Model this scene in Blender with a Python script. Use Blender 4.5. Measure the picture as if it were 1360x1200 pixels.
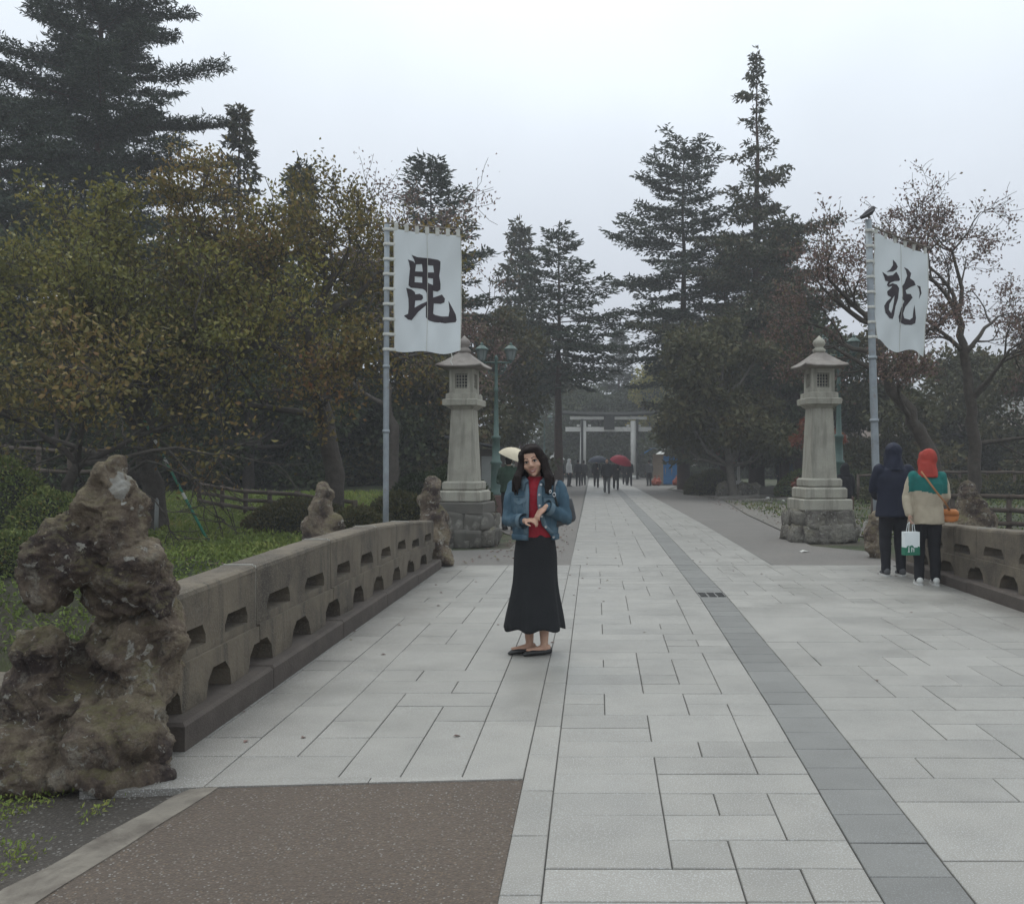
import bpy, bmesh, math, random
import numpy as np
from mathutils import Vector, Matrix, Euler, noise
from mathutils.geometry import delaunay_2d_cdt

for _o in list(bpy.data.objects):
    bpy.data.objects.remove(_o)
SC = bpy.context.scene
COL = SC.collection
R = math.radians
random.seed(7)
RNG = np.random.default_rng(7)

# ------------------------------------------------------------------ camera
EYE = Vector((0.0, 0.0, 1.45))
FPX = 1225.0                      # focal length in photograph pixels (1360 wide)
VPX, VPY = 783.0, 614.0           # the photograph is an off-centre crop: its principal point lies here
cam = bpy.data.cameras.new('camera')
cam.sensor_fit = 'HORIZONTAL'
cam.sensor_width = 36.0
cam.lens = 36.0 * FPX / 1360.0
cam.shift_x = (680.0 - VPX) / 1360.0
cam.shift_y = (VPY - 600.0) / 1360.0
cam.clip_start = 0.05
cam.clip_end = 2000.0
camo = bpy.data.objects.new('camera', cam)
COL.objects.link(camo)
camo.location = EYE
camo.rotation_euler = (R(90), 0, 0)
SC.camera = camo

# ------------------------------------------------------------------ sky, sun, exposure
SUN_EL, SUN_AZ = R(58), R(-20)      # azimuth from +Y, clockwise
w = bpy.data.worlds.new('World')
SC.world = w
w.use_nodes = True
nt = w.node_tree
nt.nodes.clear()
N = nt.nodes.new
out = N('ShaderNodeOutputWorld')
bg_s = N('ShaderNodeBackground'); bg_c = N('ShaderNodeBackground'); mixs = N('ShaderNodeMixShader')
sky = N('ShaderNodeTexSky'); sky.sky_type = 'NISHITA'; sky.sun_disc = False
sky.sun_elevation = SUN_EL; sky.sun_rotation = SUN_AZ
sky.dust_density = 3.0
bg_s.inputs['Strength'].default_value = 0.1
nt.links.new(sky.outputs[0], bg_s.inputs['Color'])
# cloud deck: luminance of an overcast sky, brighter towards the zenith: (1 + 2 sin e) / 3
tc = N('ShaderNodeTexCoord'); sep = N('ShaderNodeSeparateXYZ')
nt.links.new(tc.outputs['Generated'], sep.inputs[0])
mx = N('ShaderNodeMath'); mx.operation = 'MAXIMUM'; mx.inputs[1].default_value = 0.0
nt.links.new(sep.outputs['Z'], mx.inputs[0])
ma = N('ShaderNodeMath'); ma.operation = 'MULTIPLY_ADD'; ma.inputs[1].default_value = 0.98; ma.inputs[2].default_value = 0.45
nt.links.new(mx.outputs[0], ma.inputs[0])
nz = N('ShaderNodeTexNoise'); nz.inputs['Scale'].default_value = 1.7; nz.inputs['Detail'].default_value = 4
nt.links.new(tc.outputs['Generated'], nz.inputs['Vector'])
mr = N('ShaderNodeMapRange'); mr.inputs[1].default_value = 0.3; mr.inputs[2].default_value = 0.7
mr.inputs[3].default_value = 0.86; mr.inputs[4].default_value = 1.12
nt.links.new(nz.outputs[0], mr.inputs[0])
mm = N('ShaderNodeMath'); mm.operation = 'MULTIPLY'
nt.links.new(ma.outputs[0], mm.inputs[0]); nt.links.new(mr.outputs[0], mm.inputs[1])
ccr = N('ShaderNodeValToRGB')
ccr.color_ramp.elements[0].color = (0.885, 0.94, 1.075, 1); ccr.color_ramp.elements[0].position = 0.0
ccr.color_ramp.elements[1].color = (0.91, 1.0, 1.045, 1); ccr.color_ramp.elements[1].position = 0.6
nt.links.new(mx.outputs[0], ccr.inputs[0])
nt.links.new(ccr.outputs[0], bg_c.inputs['Color'])
nt.links.new(mm.outputs[0], bg_c.inputs['Strength'])
mixs.inputs[0].default_value = 0.93
nt.links.new(bg_s.outputs[0], mixs.inputs[1]); nt.links.new(bg_c.outputs[0], mixs.inputs[2])
nt.links.new(mixs.outputs[0], out.inputs['Surface'])

sun = bpy.data.lights.new('sun', 'SUN')
sun.energy = 0.7; sun.angle = R(25); sun.color = (1.0, 0.97, 0.92)
suno = bpy.data.objects.new('sun', sun); COL.objects.link(suno)
_sd = Vector((math.sin(SUN_AZ) * math.cos(SUN_EL), math.cos(SUN_AZ) * math.cos(SUN_EL), math.sin(SUN_EL)))
suno.rotation_euler = _sd.to_track_quat('Z', 'Y').to_euler()
suno.location = (0, 0, 30)

vs = SC.view_settings
vs.view_transform = 'Standard'; vs.look = 'None'; vs.exposure = 0.36; vs.gamma = 1.0; vs.use_curve_mapping = False
SC.render.engine = 'CYCLES'
SC.cycles.use_denoising = True
SC.cycles.max_bounces = 6
SC.cycles.diffuse_bounces = 3
SC.cycles.transparent_max_bounces = 6
SC.cycles.volume_bounces = 0
SC.cycles.volume_max_steps = 64
HAZE = 0.0021

# ------------------------------------------------------------------ places: a photograph ray met with a real distance
def ray(px, py):
    return Vector(((px - VPX) / FPX, 1.0, (VPY - py) / FPX))
def W(px, py, D):
    return EYE + ray(px, py) * D
def G(px, py, z=0.0):
    d = ray(px, py)
    return EYE + d * ((z - EYE.z) / d.z)
def at(px, D, z=0.0):
    """ground point at distance D below photograph column px"""
    return Vector(((px - VPX) / FPX * D, D, z))
def topz(py, D):
    return EYE.z + (VPY - py) / FPX * D

# ------------------------------------------------------------------ objects
def new_obj(name, me, mat=None, parent=None, smooth=False):
    o = bpy.data.objects.new(name, me)
    COL.objects.link(o)
    if mat is not None and me is not None:
        for m in (mat if isinstance(mat, (list, tuple)) else [mat]):
            me.materials.append(m)
    if parent is not None:
        o.parent = parent
    if smooth and me is not None and len(me.polygons):
        me.polygons.foreach_set('use_smooth', np.ones(len(me.polygons), dtype=bool))
    return o
def tag(o, label=None, cat=None, group=None, kind=None):
    if label: o['label'] = label
    if cat: o['category'] = cat
    if group: o['group'] = group
    if kind: o['kind'] = kind
    return o
def thing(name, label, cat, loc=(0, 0, 0), rz=0.0, group=None):
    o = bpy.data.objects.new(name, None); COL.objects.link(o)
    o.empty_display_size = 0.2
    o.location = loc; o.rotation_euler = (0, 0, rz)
    return tag(o, label, cat, group)
def copy_tree(o, parent=None):
    c = o.copy(); COL.objects.link(c); c.parent = parent
    for ch in list(o.children):
        copy_tree(ch, c)
    return c

def np_mesh(name, V, F):
    """V (n,3); F (m,k) equal-sized faces"""
    V = np.asarray(V, dtype=np.float32); F = np.asarray(F, dtype=np.int32)
    me = bpy.data.meshes.new(name)
    me.vertices.add(len(V)); me.vertices.foreach_set('co', V.ravel())
    k = F.shape[1]
    me.loops.add(F.size); me.loops.foreach_set('vertex_index', F.ravel())
    me.polygons.add(len(F))
    me.polygons.foreach_set('loop_start', np.arange(0, F.size, k, dtype=np.int32))
    me.update(calc_edges=True)
    return me

class MB:
    """collects simple shapes into one mesh"""
    def __init__(s):
        s.v = []; s.f = []
    def add(s, vs_, fs_):
        b = len(s.v)
        s.v += [tuple(v) for v in vs_]
        s.f += [tuple(i + b for i in f) for f in fs_]
        return s
    def box(s, c, d, rz=0.0, M=None, ch=0.0):
        hx, hy, hz = d[0] / 2, d[1] / 2, d[2] / 2
        if ch > 0:
            ch = min(ch, hx * .9, hy * .9, hz * .9)
            vs_ = []
            for z, q in ((-hz, ch), (-hz + ch, 0), (hz - ch, 0), (hz, ch)):
                x, y = hx - q, hy - q
                vs_ += [(-x, -y, z), (x, -y, z), (x, y, z), (-x, y, z)]
            fs_ = [(3, 2, 1, 0), (12, 13, 14, 15)]
            for k in range(3):
                for i in range(4):
                    j = (i + 1) % 4
                    fs_.append((4 * k + i, 4 * k + j, 4 * k + 4 + j, 4 * k + 4 + i))
        else:
            vs_ = [(-hx, -hy, -hz), (hx, -hy, -hz), (hx, hy, -hz), (-hx, hy, -hz), (-hx, -hy, hz), (hx, -hy, hz), (hx, hy, hz), (-hx, hy, hz)]
            fs_ = [(3, 2, 1, 0), (4, 5, 6, 7), (0, 1, 5, 4), (1, 2, 6, 5), (2, 3, 7, 6), (3, 0, 4, 7)]
        Mx = M if M is not None else Matrix.Rotation(rz, 4, 'Z')
        c = Vector(c)
        return s.add([c + (Mx.to_3x3() @ Vector(v)) for v in vs_], fs_)
    def frustum(s, c, d0, d1, h, rz=0.0):
        """square frustum from base size d0 to top size d1, base centre c"""
        Mx = Matrix.Rotation(rz, 3, 'Z'); c = Vector(c)
        vs_ = []
        for (a, b), z in ((d0, 0), (d1, h)):
            for sx, sy in ((-1, -1), (1, -1), (1, 1), (-1, 1)):
                vs_.append(c + Mx @ Vector((sx * a / 2, sy * b / 2, z)))
        return s.add(vs_, [(3, 2, 1, 0), (4, 5, 6, 7), (0, 1, 5, 4), (1, 2, 6, 5), (2, 3, 7, 6), (3, 0, 4, 7)])
    def tube(s, P, rad, n=8, caps=True):
        P = [Vector(p) for p in P]
        if not isinstance(rad, list):
            rad = [rad] * len(P)
        b = len(s.v)
        t0 = (P[1] - P[0]).normalized()
        a = Vector((0, 0, 1)) if abs(t0.z) < .9 else Vector((1, 0, 0))
        u = t0.cross(a).normalized(); v = t0.cross(u)
        for i, p in enumerate(P):
            t = (P[min(i + 1, len(P) - 1)] - P[max(i - 1, 0)])
            if t.length > 1e-9:
                t.normalize()
                u = (u - t * u.dot(t)).normalized(); v = t.cross(u)
            r = rad[i]
            ru, rv = (r if isinstance(r, (tuple, list)) else (r, r))
            for k in range(n):
                an = 2 * math.pi * k / n
                s.v.append(tuple(p + u * (math.cos(an) * ru) + v * (math.sin(an) * rv)))
        for i in range(len(P) - 1):
            for k in range(n):
                k2 = (k + 1) % n
                s.f.append((b + i * n + k, b + i * n + k2, b + (i + 1) * n + k2, b + (i + 1) * n + k))
        if caps:
            s.f.append(tuple(b + k for k in reversed(range(n))))
            s.f.append(tuple(b + (len(P) - 1) * n + k for k in range(n)))
        return s
    def lathe(s, prof, n=16, c=(0, 0, 0), sq=None):
        """profile of (radius, z) about a vertical axis"""
        b = len(s.v); c = Vector(c)
        for r, z in prof:
            for k in range(n):
                an = 2 * math.pi * k / n
                s.v.append((c.x + r * math.cos(an), c.y + r * math.sin(an), c.z + z))
        for i in range(len(prof) - 1):
            for k in range(n):
                k2 = (k + 1) % n
                s.f.append((b + i * n + k, b + i * n + k2, b + (i + 1) * n + k2, b + (i + 1) * n + k))
        s.f.append(tuple(b + k for k in reversed(range(n))))
        s.f.append(tuple(b + (len(prof) - 1) * n + k for k in range(n)))
        return s
    def loft(s, rings, closed=True, caps=True):
        """rings: equal-length lists of points"""
        b = len(s.v); n = len(rings[0])
        for rg in rings:
            s.v += [tuple(p) for p in rg]
        m = n if closed else n - 1
        for i in range(len(rings) - 1):
            for k in range(m):
                k2 = (k + 1) % n
                s.f.append((b + i * n + k, b + i * n + k2, b + (i + 1) * n + k2, b + (i + 1) * n + k))
        if caps and closed:
            s.f.append(tuple(b + k for k in reversed(range(n))))
            s.f.append(tuple(b + (len(rings) - 1) * n + k for k in range(n)))
        return s
    def ball(s, c, r, M=None, seg=12, rings=8):
        rx, ry, rz_ = (r if isinstance(r, (tuple, list)) else (r, r, r))
        c = Vector(c); b = len(s.v)
        Mx = M.to_3x3() if M is not None else Matrix.Identity(3)
        for i in range(1, rings):
            th = math.pi * i / rings
            for k in range(seg):
                an = 2 * math.pi * k / seg
                s.v.append(tuple(c + Mx @ Vector((rx * math.sin(th) * math.cos(an), ry * math.sin(th) * math.sin(an), rz_ * math.cos(th)))))
        top = len(s.v); s.v.append(tuple(c + Mx @ Vector((0, 0, rz_))))
        bot = len(s.v); s.v.append(tuple(c + Mx @ Vector((0, 0, -rz_))))
        for i in range(rings - 2):
            for k in range(seg):
                k2 = (k + 1) % seg
                s.f.append((b + i * seg + k, b + (i + 1) * seg + k, b + (i + 1) * seg + k2, b + i * seg + k2))
        for k in range(seg):
            k2 = (k + 1) % seg
            s.f.append((top, b + k, b + k2))
            s.f.append((bot, b + (rings - 2) * seg + k2, b + (rings - 2) * seg + k))
        return s
    def mesh(s, name):
        me = bpy.data.meshes.new(name)
        me.from_pydata(s.v, [], s.f)
        me.update()
        return me
    def obj(s, name, mat, parent=None, smooth=False):
        return new_obj(name, s.mesh(name), mat, parent, smooth)

def remesh(mb, voxel, smooth_iter=2):
    """one continuous skin round everything in mb"""
    me = mb.mesh('tmp')
    o = bpy.data.objects.new('tmp', me); COL.objects.link(o)
    m = o.modifiers.new('r', 'REMESH'); m.mode = 'VOXEL'; m.voxel_size = voxel
    if smooth_iter:
        sm = o.modifiers.new('s', 'SMOOTH'); sm.factor = .5; sm.iterations = smooth_iter
    dg = bpy.context.evaluated_depsgraph_get()
    dg.update()
    res = bpy.data.meshes.new_from_object(o.evaluated_get(dg))
    bpy.data.objects.remove(o); bpy.data.meshes.remove(me)
    return res

def displace(me, fn):
    """fn(co, normal) -> offset along normal"""
    nrm = [v.normal.copy() for v in me.vertices]
    for v, n in zip(me.vertices, nrm):
        v.co += n * fn(v.co, n)
    me.update()

def fill2d(polys, holes=(), grid=0.0):
    """triangles of a union of outlines minus holes, with optional interior grid points -> verts2d, tris"""
    vs_, es = [], []
    for pl in list(polys) + list(holes):
        b = len(vs_)
        vs_ += [Vector(p) for p in pl]
        es += [(b + i, b + (i + 1) % len(pl)) for i in range(len(pl))]
    def inside(p, pl):
        c = False; j = len(pl) - 1
        for i in range(len(pl)):
            xi, yi = pl[i]; xj, yj = pl[j]
            if (yi > p[1]) != (yj > p[1]) and p[0] < (xj - xi) * (p[1] - yi) / (yj - yi) + xi:
                c = not c
            j = i
        return c
    def ok(p):
        return any(inside(p, q) for q in polys) and not any(inside(p, q) for q in holes)
    if grid > 0:
        xs = [p[0] for q in polys for p in q]; ys = [p[1] for q in polys for p in q]
        x = min(xs) + grid * .5
        while x < max(xs):
            y = min(ys) + grid * .5
            while y < max(ys):
                if ok((x, y)): vs_.append(Vector((x, y)))
                y += grid
            x += grid
    V, E, F, _, _, _ = delaunay_2d_cdt(vs_, es, [], 0, 1e-6)
    T = []
    for f in F:
        c = sum((V[i] for i in f), Vector((0, 0))) / len(f)
        if ok(c): T.append(tuple(f))
    return V, T

# ------------------------------------------------------------------ materials
def _nodes(name):
    m = bpy.data.materials.new(name); m.use_nodes = True
    t = m.node_tree; t.nodes.clear()
    o = t.nodes.new('ShaderNodeOutputMaterial')
    b = t.nodes.new('ShaderNodeBsdfPrincipled')
    t.links.new(b.outputs[0], o.inputs['Surface'])
    return m, t, b
def ramp(t, fac, stops):
    r = t.nodes.new('ShaderNodeValToRGB')
    el = r.color_ramp.elements
    while len(el) < len(stops): el.new(0.5)
    for e, (p, c) in zip(el, stops):
        e.position = p; e.color = (c[0], c[1], c[2], 1)
    t.links.new(fac, r.inputs[0])
    return r.outputs[0]
def mixc(t, fac, a, b, mode='MIX'):
    n = t.nodes.new('ShaderNodeMix'); n.data_type = 'RGBA'; n.blend_type = mode
    for s_, v in ((n.inputs['Factor'], fac), (n.inputs['A'], a), (n.inputs['B'], b)):
        if isinstance(v, (int, float)): s_.default_value = v
        elif isinstance(v, (tuple, list)): s_.default_value = (v[0], v[1], v[2], 1)
        else: t.links.new(v, s_)
    return n.outputs['Result']
def tnoise(t, vec, scale, detail=4, rough=.55, dist=0.0):
    n = t.nodes.new('ShaderNodeTexNoise'); n.inputs['Scale'].default_value = scale
    n.inputs['Detail'].default_value = detail; n.inputs['Roughness'].default_value = rough; n.inputs['Distortion'].default_value = dist
    t.links.new(vec, n.inputs['Vector'])
    return n.outputs[0]
def tvor(t, vec, scale, feature='F1', out=0):
    n = t.nodes.new('ShaderNodeTexVoronoi'); n.inputs['Scale'].default_value = scale; n.feature = feature
    t.links.new(vec, n.inputs['Vector'])
    return n.outputs[out]
def mrange(t, v, a, b, c=0.0, d=1.0):
    n = t.nodes.new('ShaderNodeMapRange')
    for i, x in zip((1, 2, 3, 4), (a, b, c, d)): n.inputs[i].default_value = x
    t.links.new(v, n.inputs[0])
    return n.outputs[0]
def mth(t, op, a, b=0.0):
    n = t.nodes.new('ShaderNodeMath'); n.operation = op
    for s_, v in zip(n.inputs, (a, b)):
        if isinstance(v, (int, float)): s_.default_value = v
        else: t.links.new(v, s_)
    return n.outputs[0]
def bump(t, b, h, strength=.4, dist=.01):
    n = t.nodes.new('ShaderNodeBump'); n.inputs['Strength'].default_value = strength; n.inputs['Distance'].default_value = dist
    t.links.new(h, n.inputs['Height']); t.links.new(n.outputs[0], b.inputs['Normal'])
def coords(t, world=False):
    if world:
        g = t.nodes.new('ShaderNodeNewGeometry'); return g.outputs['Position']
    c = t.nodes.new('ShaderNodeTexCoord'); return c.outputs['Object']

def surf(name, c1, c2=None, scale=6.0, rough=.7, bmp=.3, bscale=None, bdist=.01, world=False, metal=0.0, spec=.4,
         stain=None, sscale=2.0, sgain=(.5, .7), speck=None, spscale=150.0, rnd=0.0, streak=None, stscale=7.0, edge_dirt=None, wet=None):
    """mottled surface: c1<->c2 noise, optional stains, fine specks, per-object tone"""
    m, t, b = _nodes(name)
    v = coords(t, world)
    c2 = c2 or tuple(x * .75 for x in c1)
    col = mixc(t, mrange(t, tnoise(t, v, scale, 5, .6), .3, .7), c1, c2)
    if stain:
        col = mixc(t, mrange(t, tnoise(t, v, sscale, 6, .65, .4), sgain[0], sgain[1]), col, stain)
    if streak:
        mp = t.nodes.new('ShaderNodeMapping'); mp.inputs['Scale'].default_value = (1, 1, .10); t.links.new(v, mp.inputs['Vector'])
        col = mixc(t, mrange(t, tnoise(t, mp.outputs[0], stscale, 6, .62), .50, .68, 0, .8), col, streak)
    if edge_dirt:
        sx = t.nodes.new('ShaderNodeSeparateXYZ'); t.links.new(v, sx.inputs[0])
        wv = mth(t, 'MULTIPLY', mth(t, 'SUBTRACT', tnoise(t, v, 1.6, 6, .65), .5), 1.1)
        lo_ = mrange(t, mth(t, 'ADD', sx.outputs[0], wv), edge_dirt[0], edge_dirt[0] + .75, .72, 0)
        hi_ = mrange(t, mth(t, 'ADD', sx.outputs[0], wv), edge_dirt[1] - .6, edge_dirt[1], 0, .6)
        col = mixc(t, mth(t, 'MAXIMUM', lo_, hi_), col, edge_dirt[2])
    if speck:
        col = mixc(t, mrange(t, tnoise(t, v, spscale, 2, .5), .52, .68), col, speck)
    if rnd:
        oi = t.nodes.new('ShaderNodeObjectInfo')
        k = mrange(t, oi.outputs['Random'], 0, 1, 1 - rnd, 1 + rnd)
        cc = t.nodes.new('ShaderNodeCombineColor')
        for i in range(3): t.links.new(k, cc.inputs[i])
        col = mixc(t, 1.0, col, cc.outputs[0], 'MULTIPLY')
    t.links.new(col, b.inputs['Base Color'])
    b.inputs['Roughness'].default_value = rough
    if wet:
        t.links.new(mrange(t, tnoise(t, v, wet[2], 5, .6), .38, .62, wet[0], wet[1]), b.inputs['Roughness'])
    b.inputs['Metallic'].default_value = metal
    b.inputs['Specular IOR Level'].default_value = spec
    if bmp:
        bump(t, b, tnoise(t, v, bscale or scale * 6, 6, .65), bmp, bdist)
    return m

def leafmat(name, stops, rough=.6, trans=.25, big=None):
    """leaf colours picked per leaf"""
    m = bpy.data.materials.new(name); m.use_nodes = True
    t = m.node_tree; t.nodes.clear()
    o = t.nodes.new('ShaderNodeOutputMaterial')
    g = t.nodes.new('ShaderNodeNewGeometry')
    fac = g.outputs['Random Per Island']
    if big:
        nn = tnoise(t, g.outputs['Position'], big, 2, .5)
        fac = mth(t, 'ADD', mth(t, 'MULTIPLY', fac, .55), mrange(t, nn, .3, .7, 0.0, .45))
    col = ramp(t, fac, stops)
    d = t.nodes.new('ShaderNodeBsdfPrincipled'); d.inputs['Roughness'].default_value = rough
    d.inputs['Specular IOR Level'].default_value = .25
    t.links.new(col, d.inputs['Base Color'])
    tr = t.nodes.new('ShaderNodeBsdfTranslucent'); t.links.new(col, tr.inputs['Color'])
    mx_ = t.nodes.new('ShaderNodeMixShader'); mx_.inputs[0].default_value = trans
    t.links.new(d.outputs[0], mx_.inputs[1]); t.links.new(tr.outputs[0], mx_.inputs[2])
    t.links.new(mx_.outputs[0], o.inputs['Surface'])
    return m

def smoothstep(a, b, x):
    x = np.clip((x - a) / (b - a), 0, 1)
    return x * x * (3 - 2 * x)

# ================================================================== THE SETTING
M = {}
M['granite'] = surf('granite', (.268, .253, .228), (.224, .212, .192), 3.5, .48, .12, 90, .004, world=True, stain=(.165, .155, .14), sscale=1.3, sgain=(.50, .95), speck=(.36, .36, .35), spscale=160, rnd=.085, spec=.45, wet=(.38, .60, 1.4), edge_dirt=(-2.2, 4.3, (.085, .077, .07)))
M['granite_dark'] = surf('granite_dark', (.170, .166, .155), (.138, .134, .125), 4.0, .5, .12, 90, .004, world=True, speck=(.22, .225, .225), spscale=180, rnd=.10)
M['grout'] = surf('grout', (.105, .10, .092), (.07, .068, .064), 20, .9, .2)
M['water'] = surf('water', (.035, .042, .025), (.05, .05, .03), .6, .08, .12, 6, .01, spec=.5)

def asphalt_mat(name, base, base2, peb, scale, thr):
    m, t, b = _nodes(name)
    v = coords(t, True)
    col = mixc(t, mrange(t, tnoise(t, v, .9, 6, .6), .3, .7), base, base2)
    col = mixc(t, mrange(t, tnoise(t, v, 60, 3, .6), .4, .75), col, tuple(x * .55 for x in base))
    vor = t.nodes.new('ShaderNodeTexVoronoi'); vor.inputs['Scale'].default_value = scale
    t.links.new(v, vor.inputs['Vector'])
    sepc = t.nodes.new('ShaderNodeSeparateColor'); t.links.new(vor.outputs['Color'], sepc.inputs[0])
    near = mth(t, 'LESS_THAN', vor.outputs['Distance'], mrange(t, sepc.outputs[2], 0, 1, .18, .46))
    rare = mth(t, 'GREATER_THAN', sepc.outputs[0], thr)
    fac = mth(t, 'MULTIPLY', near, rare)
    pcol = ramp(t, sepc.outputs[1], [(0, peb), (.5, tuple(x * .6 for x in peb)), (1, (.30, .29, .27))])
    col = mixc(t, mth(t, 'MULTIPLY', fac, mrange(t, tnoise(t, v, 2.5, 4), .3, .7, .25, .9)), col, pcol)
    t.links.new(col, b.inputs['Base Color'])
    b.inputs['Roughness'].default_value = .75
    hgt = mth(t, 'ADD', mth(t, 'MULTIPLY', vor.outputs['Distance'], -1.0), mth(t, 'MULTIPLY', tnoise(t, v, 120, 3), .5))
    bump(t, b, hgt, .8, .008)
    return m
M['asphalt'] = asphalt_mat('asphalt', (.105, .077, .057), (.074, .054, .041), (.18, .13, .085), 85, .35)
M['asphalt_far'] = asphalt_mat('asphalt_far', (.17, .155, .14), (.135, .125, .115), (.25, .22, .19), 50, .8)

def terrain_mat():
    m, t, b = _nodes('earth_and_turf')
    v = coords(t, True)
    grass = ramp(t, tnoise(t, v, 1.6, 6, .65), [(.3, (.025, .033, .012)), (.55, (.04, .052, .016)), (.75, (.06, .05, .024))])
    soil = ramp(t, tnoise(t, v, 2.2, 6, .6), [(.3, (.055, .042, .032)), (.7, (.10, .082, .065))])
    gm = mrange(t, tnoise(t, v, .35, 4, .55), .36, .52)
    col = mixc(t, gm, soil, grass)
    t.links.new(col, b.inputs['Base Color']); b.inputs['Roughness'].default_value = .9
    bump(t, b, tnoise(t, v, 14, 6, .7), .8, .05)
    return m
M['terrain'] = terrain_mat()
M['gravel'] = asphalt_mat('gravel', (.16, .145, .125), (.12, .11, .095), (.3, .27, .22), 45, .3)

M['gravel_dark'] = asphalt_mat('gravel_dark', (.062, .05, .04), (.04, .033, .027), (.12, .10, .08), 75, .35)
def hfun(X, Y):
    X = np.asarray(X, float); Y = np.asarray(Y, float)
    off = smoothstep(3.35, 3.6, np.abs(X - 1.05))                # outside the bridge
    # moat crossing under the bridge
    moat = smoothstep(5.0, 5.4, Y) * (1 - smoothstep(10.6, 13.6, Y))
    z = -0.03 - 1.9 * moat * off
    left = smoothstep(2.2, 6.0, -X - .2)
    right = smoothstep(6.0, 11.0, X)
    z = z + left * .55 * smoothstep(13.0, 27.0, Y) + left * .5 * smoothstep(30, 60, Y)
    z = z + right * .25 * smoothstep(13.0, 26.0, Y)
    z = z - .10 * smoothstep(1.5, 1.8, -X) * (1 - smoothstep(4.6, 5.0, Y))
    z = z + .05 * np.sin(X * 1.3 + 2) * np.cos(Y * .9) * np.maximum(left, right) * smoothstep(12, 16, Y)
    far = np.maximum(np.abs(X) - 60, 0) + np.maximum(Y - 130, 0)
    return z + .02 * far
def hz(x, y): return float(hfun(x, y))

def axis(segs):
    a = []
    for lo, hi, st in segs: a += list(np.arange(lo, hi, st))
    a.append(segs[-1][1]); return np.array(a)
gx = axis([(-300, -120, 60), (-120, -30, 10), (-30, -8, .8), (-8, 9, .25), (9, 30, .8), (30, 120, 10), (120, 300, 60)])
gy = axis([(-40, -4, 4), (-4, 3, .5), (3, 15, .25), (15, 32, .6), (32, 120, 6), (120, 420, 60)])
XX, YY = np.meshgrid(gx, gy)
ZZ = hfun(XX, YY)
nx, ny = len(gx), len(gy)
idx = np.arange(nx * ny).reshape(ny, nx)
FF = np.stack([idx[:-1, :-1], idx[:-1, 1:], idx[1:, 1:], idx[1:, :-1]], -1).reshape(-1, 4)
ground = new_obj('ground', np_mesh('ground', np.stack([XX, YY, ZZ], -1).reshape(-1, 3), FF), M['terrain'], smooth=True)
tag(ground, kind='structure')

def sheet(name, pts, z, mat):
    """flat polygon laid on the ground"""
    V, T = fill2d([[(p[0], p[1]) for p in pts]])
    me = bpy.data.meshes.new(name); me.from_pydata([(v.x, v.y, z) for v in V], [], T); me.update()
    bm = bmesh.new(); bm.from_mesh(me); bmesh.ops.recalc_face_normals(bm, faces=bm.faces)
    if bm.faces and sum(f.normal.z for f in bm.faces) < 0: bmesh.ops.reverse_faces(bm, faces=bm.faces)
    bm.to_mesh(me); bm.free()
    return tag(new_obj(name, me, mat), kind='structure')

wl = MB()
for x0, x1 in ((-60, -2.5), (4.6, 60)):
    wl.add([(x0, 4.0, -1.0), (x1, 4.0, -1.0), (x1, 13.5, -1.0), (x0, 13.5, -1.0)], [(0, 1, 2, 3)])
tag(wl.obj('water', M['water']), kind='structure')

# foreground asphalt, and the asphalt forecourt beyond the bridge on both sides of the path
sheet('asphalt_apron', [(-1.72, 4.24), (-.304, 4.24), (-.304, -2.0), (-2.25, -2.0), (-1.95, 3.0)], -.004, M['asphalt'])
sheet('asphalt_forecourt', [(-2.6, 13.08), (-.25, 13.08), (-.2, 95), (-3.2, 95), (-4.5, 60), (-3.3, 40), (-2.6, 22), (-1.35, 17.8), (-1.35, 15.6), (-2.9, 15.2)], -.012, M['asphalt_far'])
sheet('asphalt_forecourt', [(2.6, 13.08), (4.45, 13.08), (4.7, 15.0), (3.9, 16.2), (4.05, 19), (4.4, 26), (5.2, 36), (4.2, 50), (6.2, 62), (5.0, 95), (2.6, 95)], -.012, M['asphalt_far'])
sheet('gravel_verge', [(4.06, 18.4), (9.5, 18.0), (12, 40), (20, 70), (7.5, 70), (4.4, 50), (5.24, 36), (4.44, 26)], -.008, M['gravel'])
sheet('gravel_verge', [(-2.30, -2.0), (-1.99, 3.0), (-1.7, 4.3), (-4.5, 4.6), (-9, 4.6), (-9, -2)], -.028, M['gravel_dark'])

# concrete edging of the apron, flush and worn
M['concrete'] = surf('concrete', (.225, .20, .165), (.15, .132, .11), 7, .85, .7, 40, .012, stain=(.085, .07, .058), sscale=4, sgain=(.45, .68))
ce = MB()
P = [(-1.80, 4.18), (-1.74, 4.20)]
e = [(-2.34, -1.0), (-2.16, 2.0), (-2.03, 3.0), (-1.93, 3.6), (-1.80, 4.20)]
w_ = [.2, .2, .2, .19, .16]
rings = []
for i in range(60):
    y = -1.0 + 5.2 * i / 59
    x = float(np.interp(y, [q[1] for q in e], [q[0] for q in e])); ww = float(np.interp(y, [q[1] for q in e], w_))
    nz1 = noise.noise(Vector((y * 3, 1, 0))) * .035 + noise.noise(Vector((y * 11, 1, 0))) * .012; nz2 = noise.noise(Vector((y * 3, 7, 0))) * .012
    zz = noise.noise(Vector((y * 5, 3, 3))) * .007
    rings.append([(x + nz1, y, -.12), (x + nz1, y, -.022 + zz), (x + nz1 + .03, y, -.001 + zz), (x + ww * .6, y, .002 + zz), (x + ww + nz2, y, .001), (x + ww + nz2, y, -.12)])
ce.loft(rings)
tag(ce.obj('concrete_edging', M['concrete']), kind='structure')

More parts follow.
